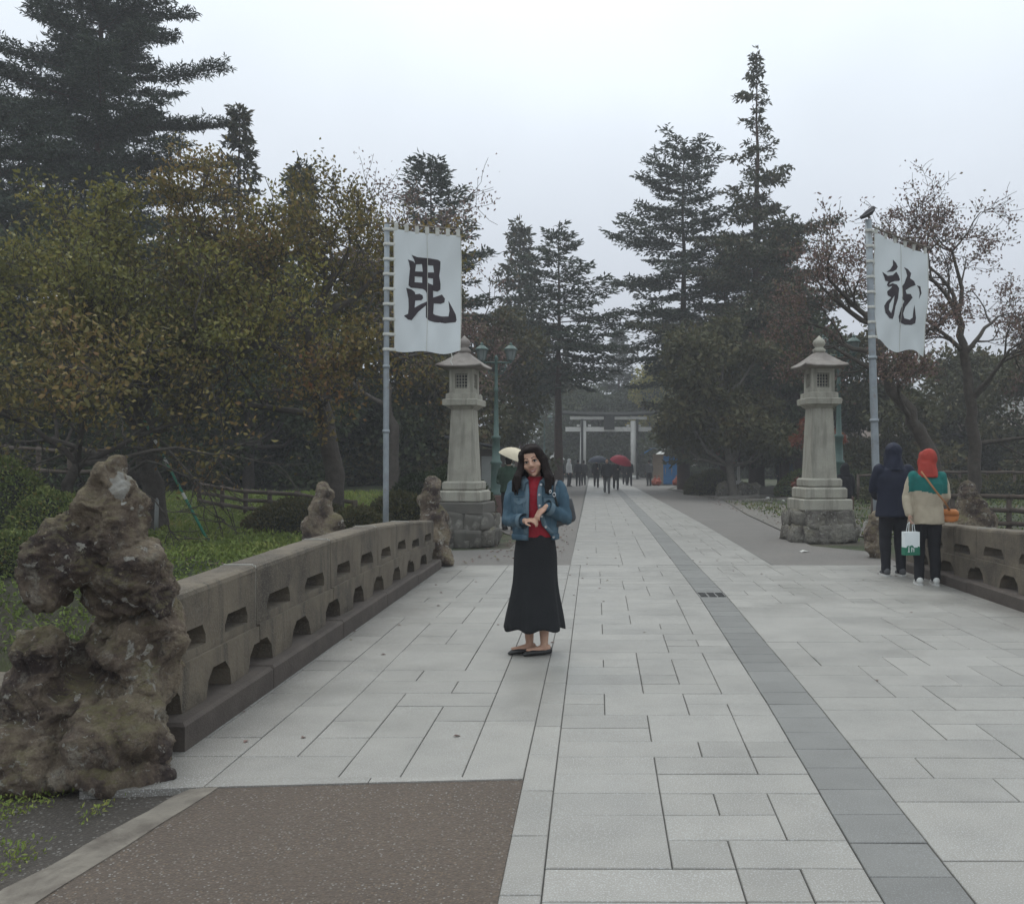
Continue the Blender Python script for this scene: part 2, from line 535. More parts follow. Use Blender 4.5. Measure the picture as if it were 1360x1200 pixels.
# ------------------------------------------------------------------ granite paving, slab by slab
bed = MB()
bed.add([(-2.36, 4.235, -.010), (-.30, 4.235, -.010), (-.30, 3.0, -.010), (-.30, -2.0, -.010), (4.3, -2, -.010), (4.3, 13.06, -.010), (-2.36, 13.06, -.010)], [(0, 1, 2, 3, 4, 5, 6)])
bed.add([(-.27, 13.06, -.010), (2.62, 13.06, -.010), (2.72, 100, -.010), (-.2, 100, -.010)], [(0, 1, 2, 3)])
paving = tag(bed.obj('paving', M['grout']), kind='structure')

def xstrip0(y): return -.305 + .0035 * max(y - 4, 0)
def xstrip1(y): return xstrip0(y) + .145
def xband0(y):
    return float(np.interp(y, [2, 3, 3.75, 5.5, 10, 20, 58, 100], [.95, .97, 1.0, 1.07, 1.19, 1.28, 1.42, 1.5]))
def xband1(y): return xband0(y) + .30
def xright(y):
    return 4.25 if y < 13.06 else float(np.interp(y, [13, 20, 32, 60, 100], [2.58, 2.66, 2.68, 2.66, 2.66]))
def xleft(y): return -2.3

SLABS = []     # (corner quad, material)
def zone(xa, xb, cols, y0, y1, seed, mod=.255, big=True, mat='granite', sizes=None):
    """random ashlar of mod-sized cells between two edge curves"""
    rnd = random.Random(seed)
    rows = int(round((y1 - y0) / mod))
    mod = (y1 - y0) / rows
    used = [[False] * cols for _ in range(rows)]
    sizes = sizes or [(2, 1), (3, 1), (1, 1), (1, 2), (2, 2), (2, 1), (3, 1), (2, 1), (1, 1), (3, 2)]
    for r in range(rows):
        for c in range(cols):
            if used[r][c]: continue
            opts = sizes[:]; rnd.shuffle(opts)
            for (a, d) in opts + [(1, 1)]:
                if c + a <= cols and r + d <= rows and all(not used[r + j][c + i] for i in range(a) for j in range(d)):
                    break
            for i in range(a):
                for j in range(d): used[r + j][c + i] = True
            ya, yb = y0 + r * mod, y0 + (r + d) * mod
            def X(k, y): return xa(y) + (xb(y) - xa(y)) * k / cols
            SLABS.append(((X(c, ya), ya), (X(c + a, ya), ya), (X(c + a, yb), yb), (X(c, yb), yb), mat))
zone(xleft, xstrip0, 7, 4.24, 13.04, 3, .31, sizes=[(2, 1), (1, 1), (1, 2), (2, 2), (1, 2), (3, 1), (1, 3), (2, 1)])
zone(xstrip0, xstrip1, 1, 1.6, 13.04, 5, .5, sizes=[(1, 1)])
zone(xstrip1, xband0, 5, 1.55, 13.04, 12, .25)
zone(xband0, xband1, 1, 1.5, 13.04, 13, .29, mat='granite_dark', sizes=[(1, 1)])
zone(xband1, xright, 11, 1.6, 13.04, 17, .29)
N_NEAR = len(SLABS)
zone(xstrip0, xband0, 4, 13.07, 46, 21, .34)
zone(xband1, xright, 4, 13.07, 46, 23, .34)
zone(xband0, xband1, 1, 13.07, 46, 25, .34, mat='granite_dark', sizes=[(1, 1)])
zone(xstrip0, xband0, 1, 46, 100, 26, 6, sizes=[(1, 1)])
zone(xband1, xright, 1, 46, 100, 27, 6, sizes=[(1, 1)])
zone(xband0, xband1, 1, 46, 100, 28, 6, mat='granite_dark', sizes=[(1, 1)])

def slab_geo(mb, q, gap=.0025, z=0.0, th=.045, org=(0, 0)):
    cx = sum(p[0] for p in q) / 4; cy = sum(p[1] for p in q) / 4
    tilt = (random.uniform(-.0012, .0012), random.uniform(-.0012, .0012), random.uniform(-.0015, .0010))
    ring = []
    for ins, zz in ((gap, -th), (gap, -.003), (gap + .003, 0)):
        rr = []
        for (x, y) in q:
            sx = 1 if x > cx else -1; sy = 1 if y > cy else -1
            xx, yy = x - sx * ins, y - sy * ins
            rr.append((xx - org[0], yy - org[1], z + zz + tilt[2] + tilt[0] * sx + tilt[1] * sy))
        ring.append(rr)
    b = len(mb.v)
    for rr in ring: mb.v += rr
    for k in range(2):
        for i in range(4):
            j = (i + 1) % 4
            mb.f.append((b + 4 * k + i, b + 4 * k + j, b + 4 * k + 4 + j, b + 4 * k + 4 + i))
    mb.f.append((b + 8, b + 9, b + 10, b + 11))

def vis(q):
    cx = sum(p[0] for p in q[:4]) / 4; cy = sum(p[1] for p in q[:4]) / 4
    px = VPX + FPX * cx / max(cy, .1); py = VPY + FPX * 1.45 / max(cy, .1)
    return (-60 < px < 1420 and py < 1290), abs((q[2][0] - q[0][0]) * (q[2][1] - q[0][1])) / max(cy, .5) ** 3
cand = []
for s_ in SLABS:
    ok, area = vis(s_)
    cand.append((area if ok else -1.0, s_))
for matname in ('granite', 'granite_dark'):
    lst = sorted([c for c in cand if c[1][4] == matname], key=lambda c: -c[0])
    single = [c for c in lst[:296 if matname == 'granite' else 60] if c[0] > 0]
    for a, s_ in single:
        q = s_[:4]; org = (sum(p[0] for p in q) / 4, sum(p[1] for p in q) / 4)
        mb = MB(); slab_geo(mb, q, org=org)
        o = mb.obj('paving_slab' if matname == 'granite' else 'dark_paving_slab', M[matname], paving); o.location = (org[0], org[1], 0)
    rest = MB()
    for a, s_ in lst[len(single):]:
        slab_geo(rest, s_[:4])
    if rest.v:
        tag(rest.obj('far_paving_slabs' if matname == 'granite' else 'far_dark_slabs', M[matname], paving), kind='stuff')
# a lip of stone along the front edge of the bridge paving
for q in ([(-.307, 4.228), (-.307, 4.247), (-1.0, 4.247), (-1.0, 4.176)], [(-1.005, 4.175), (-1.005, 4.247), (-1.72, 4.247), (-1.72, 4.118)], [(-1.725, 4.117), (-1.725, 4.247), (-2.34, 4.247), (-2.24, 4.05)]):
    ed = MB(); b0 = [(x, y, -.05) for x, y in q]; t0 = [(x, y, .003) for x, y in q]
    ed.add(b0 + t0, [(0, 1, 2, 3), (7, 6, 5, 4), (0, 4, 5, 1), (1, 5, 6, 2), (2, 6, 7, 3), (3, 7, 4, 0)])
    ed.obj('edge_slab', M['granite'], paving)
# drain grille let into the dark band
gr = thing('drain_grille', 'small dark iron drain grille set in the grey band of the paving', 'grille', (xband0(9.9) + .15, 10.1, .0))
M['iron'] = surf('iron', (.05, .05, .05), (.03, .03, .03), 30, .6, .2)
for k in range(3):
    g_ = MB(); cx = (k - 1) * .095
    for i in range(5): g_.box((cx - .03 + i * .015, 0, .004), (.006, .26, .008))
    g_.box((cx, -.13, .0045), (.082, .012, .007)); g_.box((cx, .13, .0045), (.082, .012, .007))
    g_.obj('grate', M['iron'], gr)

# ================================================================== stonework
M['parapet'] = surf('parapet_stone', (.165, .135, .098), (.11, .088, .066), 4.5, .85, .7, 45, .012, world=True, stain=(.045, .036, .030), sscale=1.6, sgain=(.45, .70), speck=(.15, .135, .105), spscale=110, streak=(.05, .042, .034), stscale=9)
M['plinth'] = surf('plinth_stone', (.095, .078, .066), (.06, .048, .042), 5, .85, .6, 45, .012, world=True, stain=(.05, .04, .035), sscale=2.2, sgain=(.5, .75))
M['mortar'] = surf('mortar', (.42, .41, .37), (.3, .29, .26), 12, .9, .4)

def rock_mat(name, c1, c2, c3, lich):
    m, t, b = _nodes(name)
    v = coords(t, True)
    col = ramp(t, tnoise(t, v, 2.6, 8, .68, .5), [(.40, c3), (.49, c2), (.58, c1)])
    col = mixc(t, mrange(t, tnoise(t, v, 9, 6, .7), .55, .72), col, lich)
    col = mixc(t, mrange(t, tnoise(t, v, 34, 5, .7), .58, .70), col, tuple(min(1, x * 1.25) for x in c1))
    col = mixc(t, mrange(t, tnoise(t, v, 18, 6, .75, .6), .56, .68), col, c3)
    col = mixc(t, mrange(t, tnoise(t, v, 13, 5, .6, .8), .615, .64), col, (.40, .38, .335))
    col = mixc(t, mrange(t, tnoise(t, v, 95, 3, .7), .35, .75, 0, .45), col, c3)
    geo = t.nodes.new('ShaderNodeNewGeometry')
    sp = t.nodes.new('ShaderNodeSeparateXYZ'); t.links.new(geo.outputs['True Normal'], sp.inputs[0])
    moss = mth(t, 'MULTIPLY', mrange(t, sp.outputs['Z'], .1, .7), mrange(t, tnoise(t, v, 5, 5, .6), .42, .62))
    col = mixc(t, mth(t, 'MULTIPLY', moss, .75), col, (.135, .12, .045))
    t.links.new(col, b.inputs['Base Color']); b.inputs['Roughness'].default_value = .9
    bump(t, b, mth(t, 'ADD', tnoise(t, v, 28, 7, .72), mth(t, 'MULTIPLY', tvor(t, v, 14), .4)), 1.0, .045)
    return m
M['rock'] = rock_mat('lava_rock', (.27, .215, .15), (.15, .110, .080), (.055, .037, .033), (.35, .32, .26))
M['rock_pale'] = rock_mat('pale_rock', (.24, .225, .19), (.155, .14, .12), (.08, .07, .062), (.32, .31, .28))

def rock(name, blobs, voxel, amp, mat, parent=None, seed=0, freq=4.0, smooth_iter=2, grow=.9):
    mb = MB(); rk_ = random.Random(seed * 7 + 1)
    for c, r in blobs:
        Mq = Euler((rk_.uniform(0, 6), rk_.uniform(0, 6), rk_.uniform(0, 6))).to_matrix()
        b0 = len(mb.v); mb.ball((0, 0, 0), 1.0, seg=20, rings=14)
        for i_ in range(b0, len(mb.v)):
            d_ = Mq @ Vector(mb.v[i_]); f_ = (abs(d_.x) ** 4 + abs(d_.y) ** 4 + abs(d_.z) ** 4) ** -.25
            d0 = Vector(mb.v[i_]) * f_ * grow
            mb.v[i_] = (c[0] + d0.x * r[0], c[1] + d0.y * r[1], c[2] + d0.z * r[2])
    me = remesh(mb, voxel, smooth_iter)
    off = Vector((seed * 3.17, seed * 1.3, seed * 7.7))
    def fn(co, n):
        p = co * (freq * .45) + off
        w_ = Vector((noise.noise(p * 1.7), noise.noise(p * 1.7 + Vector((5, 1, 2))), noise.noise(p * 1.7 + Vector((1, 8, 3))))) * .35
        a = noise.fractal(p + w_, .62, 2.15, 8)
        dd = noise.voronoi((p + w_) * 1.6)[0]
        crack = max(0.0, .20 - (dd[1] - dd[0])) / .20
        pit = max(0.0, .35 - noise.voronoi((p - w_) * 4.5)[0][0]) / .35
        return amp * (a * 1.25 - crack * .16 - pit * .14 + .35 * noise.noise(p * .8 + Vector((3, 3, 3))))
    displace(me, fn)
    return new_obj(name, me, mat, parent, smooth=True)

# ------------------------------------------------------------------ parapets
def parapet(root, x, ys, tops, side, nslot=2, thick=.24):
    """x: inner face, ys: joint positions, tops: height at each joint; side=-1 left of the walkway, +1 right"""
    for k in range(len(ys) - 1):
        y0, y1 = ys[k] + .006, ys[k + 1] - .006
        t0, t1 = tops[k], tops[k + 1]
        L = y1 - y0; s0 = (t0 + t1) / 2 / .82; ns = nslot if L > 1.2 else 1
        pitch = L / ns
        for upper in (True, False):
            zb, = ((.42,) if upper else (.148,))
            zb *= s0
            holes = []
            if upper:
                outline = [(y0, zb)] + [(y0 + L * i / 6, zb) for i in range(1, 6)] + [(y1, zb), (y1, t1 - .035)] + [(y0 + L * i / 6, t0 + (t1 - t0) * i / 6 - .035) for i in range(5, 0, -1)] + [(y0, t0 - .035)]
                for j in range(ns):
                    c = y0 + pitch * (j + .5); h = pitch * .29
                    zl, zh = .47 * s0, .585 * s0
                    holes.append([(c - h, zl), (c + h, zl), (c + h * 1.0, zl + .05), (c + h * .8, zh), (c - h * .8, zh), (c - h, zl + .05)])
                xa, xb = x, x + side * thick
            else:
                # feet: arched openings reach the plinth
                zt = .42 * s0
                outline = [(y0, zb)]
                for j in range(ns + 1):
                    c = y0 + pitch * j; h = pitch * .27
                    zh = .315 * s0
                    arch = [(c - h, zb), (c - h * .86, zb + (zh - zb) * .62), (c - h * .5, zh), (c + h * .5, zh), (c + h * .86, zb + (zh - zb) * .62), (c + h, zb)]
                    if j == 0:
                        outline = [(y0, zh)] + [p for p in arch if p[0] > c + .01]
                    elif j == ns:
                        outline += [p for p in arch if p[0] < c - .01] + [(y1, zh)]
                    else:
                        outline += arch
                outline += [(y1, zt)] + [(y0 + L * i / 6, zt) for i in range(5, 0, -1)] + [(y0, zt)]
                xa, xb = x - side * .022, x + side * (thick - .0)
            V, T = fill2d([outline], holes, grid=.11)
            mb = MB(); n = len(V)
            def wob(p, dx): return noise.noise(Vector((p.x * 2.2, p.y * 3.1, x * 5 + dx))) * .014
            fr = [(xa + wob(p, 0), p.x, p.y) for p in V]; bk = [(xb, p.x, p.y) for p in V]
            mb.v = fr + bk
            for t in T:
                mb.f.append(tuple(t)); mb.f.append(tuple(i + n for i in reversed(t)))
            ecount = {}
            for t in T:
                for i in range(3):
                    e = (t[i], t[(i + 1) % 3]); ecount[tuple(sorted(e))] = ecount.get(tuple(sorted(e)), 0) + 1
            for t in T:
                for i in range(3):
                    a, b_ = t[i], t[(i + 1) % 3]
                    if ecount[tuple(sorted((a, b_)))] == 1:
                        mb.f.append((b_, a, a + n, b_ + n))
            me = mb.mesh('p'); bm = bmesh.new(); bm.from_mesh(me); bmesh.ops.recalc_face_normals(bm, faces=bm.faces); bm.to_mesh(me); bm.free()
            new_obj('upper_block' if upper else 'lower_block', me, M['parapet'], root)
            if upper:
                # a thin rear web closes the slots, so they read as deep dark recesses
                pass
        # rounded coping
        cp = MB(); rings = []
        for i in range(9):
            y = y0 + L * i / 8; t = t0 + (t1 - t0) * i / 8
            q = .004 * noise.noise(Vector((y * 3, x, 1)))
            rings.append([(x + side * -.002, y, t - .034), (x + side * (.006 + q), y, t - .012), (x + side * .03, y, t + q), (x + side * (thick - .03), y, t + q), (x + side * (thick - .006), y, t - .012), (x + side * (thick + .002), y, t - .034)])
        cp.loft(rings)
        me = cp.mesh('c'); bm = bmesh.new(); bm.from_mesh(me); bmesh.ops.recalc_face_normals(bm, faces=bm.faces); bm.to_mesh(me); bm.free()
        new_obj('coping', me, M['parapet'], root)
        # plinth course
        pl = MB(); zt = .150 * s0
        pl.box((x + side * (thick / 2 - .05), (y0 + y1) / 2, zt / 2 - .02), (thick + .12, L, zt + .04), ch=.018)
        pl.obj('plinth_stone', M['plinth'], root)
        if k > 0:
            jm = MB(); t = tops[k]
            jm.box((x + side * thick / 2, ys[k], t - .2), (thick - .012, .0115, .398))
            jm.box((x + side * thick / 2, ys[k], t + .0035), (thick - .05, .016, .007))
            jm.obj('mortar_joint', M['mortar'], root)

yj = [4.62, 5.93, 7.62, 9.27, 10.94, 12.65]
root = thing('bridge_parapet', 'mossy stone bridge parapet with slots along the left side of the walkway', 'parapet', (0, 0, 0))
parapet(root, -2.14, yj, [.765, .79, .815, .81, .752, .66], -1)
root = thing('bridge_parapet', 'pale slotted stone parapet on the right behind the two hooded visitors', 'parapet', (0, 0, 0))
parapet(root, 4.31, [6.9, 8.6, 10.27, 11.9, 12.65], [.82, .79, .72, .68, .66], 1)

# ------------------------------------------------------------------ the end rocks
def pxr(px, py, r, D0=4.4, dy=0.0):
    """blob centre and radius read off at the rock's own distance"""
    p = W(px, py, D0); s_ = D0 / FPX
    rr = r if isinstance(r, tuple) else (r, r, r)
    return ((p.x, p.y + dy, p.z), (rr[0] * s_, rr[1] * s_, rr[2] * s_))
rk = thing('end_rock', 'huge rugged two-lobed lava rock ending the left parapet nearest the viewer', 'rock', (0, 0, 0))
up = [pxr(150, 648, (27, 30, 38)), pxr(146, 690, (38, 40, 52)), pxr(174, 690, (18, 34, 56)), pxr(96, 735, (38, 38, 46), dy=-.06), pxr(72, 775, (32, 34, 32), dy=-.09),
      pxr(188, 760, (33, 38, 42)), pxr(205, 788, (24, 34, 28)), pxr(152, 770, (44, 36, 40), dy=.05), pxr(165, 805, (44, 34, 18), dy=.06), pxr(158, 822, (30, 30, 24), dy=.12)]
lo = [pxr(66, 868, (38, 36, 38), dy=-.05), pxr(62, 915, (36, 36, 48), dy=-.05), pxr(156, 880, (52, 42, 34), dy=.08), pxr(112, 940, (58, 52, 54), dy=.05), pxr(195, 905, (30, 40, 44), dy=.05), pxr(172, 960, (50, 50, 40), dy=-.1),
      pxr(214, 962, (24, 34, 32), dy=-.14), pxr(60, 1000, (64, 62, 48), dy=-.12), pxr(150, 1012, (78, 56, 34), dy=-.1), pxr(15, 1028, (50, 56, 42), dy=-.05), pxr(128, 862, (36, 30, 34), dy=.14), pxr(172, 858, (48, 36, 32), dy=.10), pxr(205, 872, (26, 30, 38), dy=.08)]
uo = rock('upper_rock', up, .0115, .050, M['rock'], rk, 1, 5.5, 12, .98)
rock('lower_rock', lo, .0125, .055, M['rock'], rk, 2, 5.2, 12, 1.0)
rock('mortar_bed', [pxr(205, 838, (34, 40, 40), 4.52), pxr(175, 838, (46, 40, 20), 4.5), pxr(212, 880, (24, 36, 44), 4.58)], .014, .04, M['rock'], rk, 9, 6.0, 6)
# pale lichen scab near the crest
M['lichen'] = surf('lichen', (.28, .275, .255), (.18, .165, .14), 30, .95, .6, 80, .01)
uo.data.materials.append(M['lichen'])
for p_ in uo.data.polygons:
    c_ = p_.center
    pxx = VPX + FPX * c_.x / c_.y; pyy = VPY + FPX * (1.45 - c_.z) / c_.y
    dd_ = math.hypot((pxx - 160) / 13, (pyy - 648) / 17) + .9 * noise.noise(c_ * 28)
    if dd_ < 1 and p_.normal.y < 0: p_.material_index = 1

def far_rock(label, px, D, base, pts, vox, seed, dz=0.0):
    r_ = thing('end_rock', label, 'rock', (0, 0, 0))
    rock('stone', [pxr(px + a, b, r, D) for a, b, r in pts], vox, .05, M['rock'], r_, seed, 5.0)
far_rock('upright weathered rock beyond the left parapet with dark shrubs behind', 428, 13.6, 0, [(2, 655, (13, 14, 16)), (-2, 675, (17, 18, 20)), (-10, 700, (18, 20, 24)), (12, 698, (16, 18, 14)), (0, 725, (28, 26, 30))], .03, 5)
far_rock('upright rock at the far end of the left parapet beside the lantern', 569, 12.95, 0, [(3, 648, (10, 12, 17)), (0, 665, (15, 16, 18)), (5, 690, (20, 18, 18)), (10, 715, (20, 22, 26)), (22, 740, (14, 18, 14))], .03, 6)
far_rock('upright rounded rock behind the right parapet beside the red-hooded visitor', 1290, 13.0, 0, [(-3, 655, (13, 14, 16)), (2, 675, (20, 18, 20)), (8, 692, (24, 20, 18)), (-10, 700, (26, 22, 20)), (5, 730, (30, 24, 40))], .03, 7)
far_rock('low worn rock at the foot of the right banner pole', 1163, 14.2, 0, [(0, 688, (8, 9, 10)), (-2, 705, (12, 12, 16)), (2, 728, (14, 14, 18))], .03, 8)
# low retaining wall left of the big rock
mw = thing('moat_wall', 'low weathered stone wall running left from the big rock', 'wall', (0, 0, 0))
for i in range(4):
    b_ = MB(); b_.box((-3.25 - i * .62, 5.02, -.15), (.6, .3, .66), ch=.02); b_.obj('stone', M['parapet'], mw)
    b_ = MB(); b_.box((-3.25 - i * .62, 5.0, .235), (.606, .36, .09), ch=.02); b_.obj('coping', M['parapet'], mw)

# ------------------------------------------------------------------ stone lanterns
M['lstone'] = surf('lantern_stone', (.38, .36, .30), (.30, .285, .24), 3, .8, .35, 60, .006, stain=(.17, .16, .13), sscale=1.8, sgain=(.5, .8), speck=(.24, .23, .2), spscale=120, streak=(.15, .14, .115), stscale=8)
M['lstone_dark'] = surf('lantern_stone_wet', (.12, .11, .095), (.08, .075, .065), 3, .8, .5, 40, .008, stain=(.24, .23, .2), sscale=2.2, sgain=(.56, .7))
M['lroof'] = surf('lantern_roof', (.27, .245, .22), (.19, .165, .15), 5, .85, .4, 60, .006, stain=(.13, .105, .095), sscale=3, sgain=(.48, .7))
M['void'] = surf('lantern_glass', (.02, .02, .02), (.015, .015, .015), 5, .3, .0)

def sq_ring(a, z, n=4, lift=0.0, bow=0.0):
    """square ring with n points a side; corners lifted"""
    pts = []
    for s_ in range(4):
        for i in range(n):
            t = -1 + 2 * i / n
            c = [(t, -1), (1, t), (-t, 1), (-1, -t)][s_]
            k = abs(t) ** 3
            pts.append((c[0] * a, c[1] * a, z + lift * k))
    return pts
def lantern(label, loc, rz, H, base_dark, seed):
    o = thing('stone_lantern', label, 'lantern', loc, rz, 'tall stone lanterns flanking the path')
    s = H / 3.75
    rnd = random.Random(seed)
    # rubble footing
    k = 0
    for row, (z, hw, n, hh) in enumerate(((.0, .58, 4, .30), (.27, .52, 3, .30))):
        for sd in range(4):
            for i in range(n - (sd % 2)):
                m_ = n - (sd % 2)
                t = -1 + 2 * (i + .5 + rnd.uniform(-.12, .12)) / m_
                c = [(t, -1), (1, t), (-t, 1), (-1, -t)][sd]
                wdt = hw / m_ * 1.12
                r_ = (wdt if sd % 2 == 0 else .2, .2 if sd % 2 == 0 else wdt, hh * .6)
                mb = MB(); mb.ball((0, 0, 0), r_, seg=12, rings=8)
                for q in range(len(mb.v)):
                    x, y, zz = mb.v[q]
                    f = .86 + .30 * noise.noise(Vector((x * 4 + k * 5, y * 4, zz * 4)))
                    # squared-off stones
                    x = math.copysign(min(abs(x) * 1.7, r_[0]), x); y = math.copysign(min(abs(y) * 1.7, r_[1]), y); zz = math.copysign(min(abs(zz) * 1.7, r_[2]), zz)
                    mb.v[q] = (x * f, y * f, zz * f)
                b_ = mb.obj('footing_stone', M['rock_pale'] if not base_dark or rnd.random() < .3 else M['lstone_dark'], o, True)
                b_.location = (c[0] * (hw - .14) * s, c[1] * (hw - .14) * s, (z + hh * .5) * s)
                b_.rotation_euler = (rnd.uniform(-.15, .15), rnd.uniform(-.15, .15), rnd.uniform(-.1, .1)); b_.scale = (s, s, s)
                k += 1
    mb = MB(); mb.box((0, 0, .3 * s), (.86 * s, .86 * s, .56 * s)); mb.obj('footing_core', M['lstone_dark'], o)
    def blk(name, z0, z1, a, mat, ch=.02):
        mb = MB(); mb.box((0, 0, (z0 + z1) / 2 * s), (a * s, a * s, (z1 - z0) * s), ch=ch * s); mb.obj(name, M[mat], o)
    low = 'lstone_dark' if base_dark else 'lstone'
    blk('lower_plinth', .57, .78, .92, low, .02)
    blk('middle_plinth', .78, .99, .78, 'lstone', .03)
    blk('upper_plinth', .99, 1.155, .64, 'lstone', .03)
    mb = MB(); mb.frustum((0, 0, 1.155 * s), (.495 * s, .495 * s), (.385 * s, .385 * s), 1.285 * s); mb.obj('shaft', M['lstone'], o)
    mb = MB()
    mb.loft([sq_ring(a * s, z * s) for a, z in ((.20, 2.44), (.27, 2.50), (.315, 2.515), (.32, 2.61), (.30, 2.625), (.27, 2.63), (.265, 2.72), (.23, 2.735))])
    mb.obj('capital', M['lstone'], o)
    # fire box: four corner posts, rails and lattice windows
    fb = MB(); a = .215
    for sx in (-1, 1):
        for sy in (-1, 1): fb.box((sx * (a - .05) * s, sy * (a - .05) * s, 2.95 * s), (.1 * s, .1 * s, .43 * s))
    for z, hh in ((2.775, .09), (3.125, .09)): fb.box((0, 0, z * s), ((2 * a - .004) * s, (2 * a - .004) * s, hh * s))
    fb.obj('fire_box', M['lstone'], o)
    iv = MB(); iv.box((0, 0, 2.95 * s), (.3 * s, .3 * s, .28 * s)); iv.obj('dark_interior', M['void'], o)
    for q in range(4):
        lt = MB(); Mq = Matrix.Rotation(q * math.pi / 2, 4, 'Z')
        for i in range(-2, 3):
            lt.box(Mq @ Vector((i * .052 * s, -.163 * s, 2.95 * s)), (.012 * s, .02 * s, .26 * s), M=Mq)
            lt.box(Mq @ Vector((0, -.168 * s, (2.95 + i * .056) * s)), (.23 * s, .02 * s, .012 * s), M=Mq)
        lt.obj('window_lattice', M['lstone'], o)
    rf = MB()
    rf.loft([sq_ring(aa * s, z * s, 6, l * s) for aa, z, l in ((.20, 3.165, 0), (.38, 3.185, .02), (.412, 3.192, .025), (.414, 3.212, .025), (.31, 3.285, .010), (.21, 3.365, .004), (.12, 3.445, 0), (.09, 3.47, 0))])
    rf.obj('roof', M['lroof'], o)
    fn = MB(); fn.lathe([(.085 * s, 3.46 * s), (.115 * s, 3.49 * s), (.12 * s, 3.53 * s), (.085 * s, 3.555 * s), (.075 * s, 3.575 * s), (.105 * s, 3.61 * s), (.118 * s, 3.655 * s), (.095 * s, 3.705 * s), (.045 * s, 3.745 * s), (.008 * s, 3.79 * s)], 16)
    fn.obj('finial', M['lroof'] if base_dark else M['lstone'], o, True)
    return o
lantern('tall stone lantern with dark stained footing to the left of the path', (-2.24, 16.5, -.02), R(-8), 3.70, True, 3)
lantern('tall stone lantern on pale rubble footing to the right of the path', (4.33, 17.4, -.02), R(6), 3.82, False, 4)

# ================================================================== trees and plants
M['bark'] = surf('bark', (.085, .070, .058), (.045, .037, .031), 9, .9, .8, 30, .03, stain=(.10, .095, .08), sscale=2.5, sgain=(.55, .75))
M['bark_pale'] = surf('bark_pale', (.15, .135, .115), (.09, .08, .068), 6, .9, .7, 30, .03)
M['bark_red'] = surf('bark_red', (.085, .050, .038), (.05, .032, .026), 8, .9, .7, 30, .03)
M['lf_cherry'] = leafmat('cherry_leaves', [(0, (0.063, 0.062, 0.022)), (.3, (0.119, 0.106, 0.033)), (.55, (0.196, 0.156, 0.044)), (.78, (0.231, 0.150, 0.056)), (.95, (0.231, 0.112, 0.048)), (1, (0.238, 0.075, 0.037))], big=.35)
M['lf_cherry_green'] = leafmat('cherry_leaves_green', [(0, (0.072, 0.078, 0.022)), (.35, (0.137, 0.138, 0.034)), (.65, (0.221, 0.198, 0.046)), (.88, (0.273, 0.204, 0.060)), (1, (0.260, 0.120, 0.048))], big=.3)
M['lf_rust'] = leafmat('rust_leaves', [(0, (0.102, 0.068, 0.058)), (.4, (0.170, 0.113, 0.097)), (.75, (0.230, 0.149, 0.131)), (1, (0.136, 0.126, 0.053))], trans=.3)
M['lf_dark'] = leafmat('dark_leaves', [(0, (0.018, 0.027, 0.012)), (.5, (0.038, 0.054, 0.021)), (.85, (0.068, 0.078, 0.027)), (1, (0.090, 0.075, 0.030))], big=.25, trans=.15)
M['lf_olive'] = leafmat('olive_leaves', [(0, (0.038, 0.042, 0.017)), (.5, (0.068, 0.069, 0.027)), (.85, (0.112, 0.090, 0.036)), (1, (0.135, 0.068, 0.030))], big=.2, trans=.2)
M['lf_yellow'] = leafmat('yellow_leaves', [(0, (0.120, 0.128, 0.022)), (.6, (0.255, 0.240, 0.038)), (1, (0.330, 0.255, 0.045))], trans=.3)
M['lf_maple'] = leafmat('maple_leaves', [(0, (0.105, 0.030, 0.018)), (.6, (0.195, 0.048, 0.027)), (1, (0.180, 0.090, 0.030))], trans=.3)
M['lf_pine'] = leafmat('pine_needles', [(0, (0.021, 0.033, 0.024)), (.6, (0.039, 0.060, 0.039)), (1, (0.068, 0.087, 0.048))], rough=.5, trans=.1)
M['lf_fir'] = leafmat('fir_needles', [(0, (0.024, 0.039, 0.027)), (.6, (0.045, 0.066, 0.042)), (1, (0.083, 0.090, 0.051))], rough=.5, trans=.1)
M['lf_cedar'] = leafmat('cedar_needles', [(0, (0.036, 0.045, 0.024)), (.55, (0.063, 0.072, 0.036)), (1, (0.112, 0.087, 0.048))], rough=.6, trans=.1)
M['lf_hedge'] = leafmat('hedge_leaves', [(0, (.045, .070, .020)), (.6, (.095, .13, .035)), (.92, (.14, .15, .045)), (1, (.16, .10, .04))], trans=.15)
M['lf_ground'] = leafmat('ground_leaves', [(0, (0.042, 0.075, 0.018)), (.5, (0.083, 0.135, 0.030)), (.85, (0.128, 0.165, 0.042)), (1, (0.180, 0.150, 0.045))], trans=.25, big=.8)

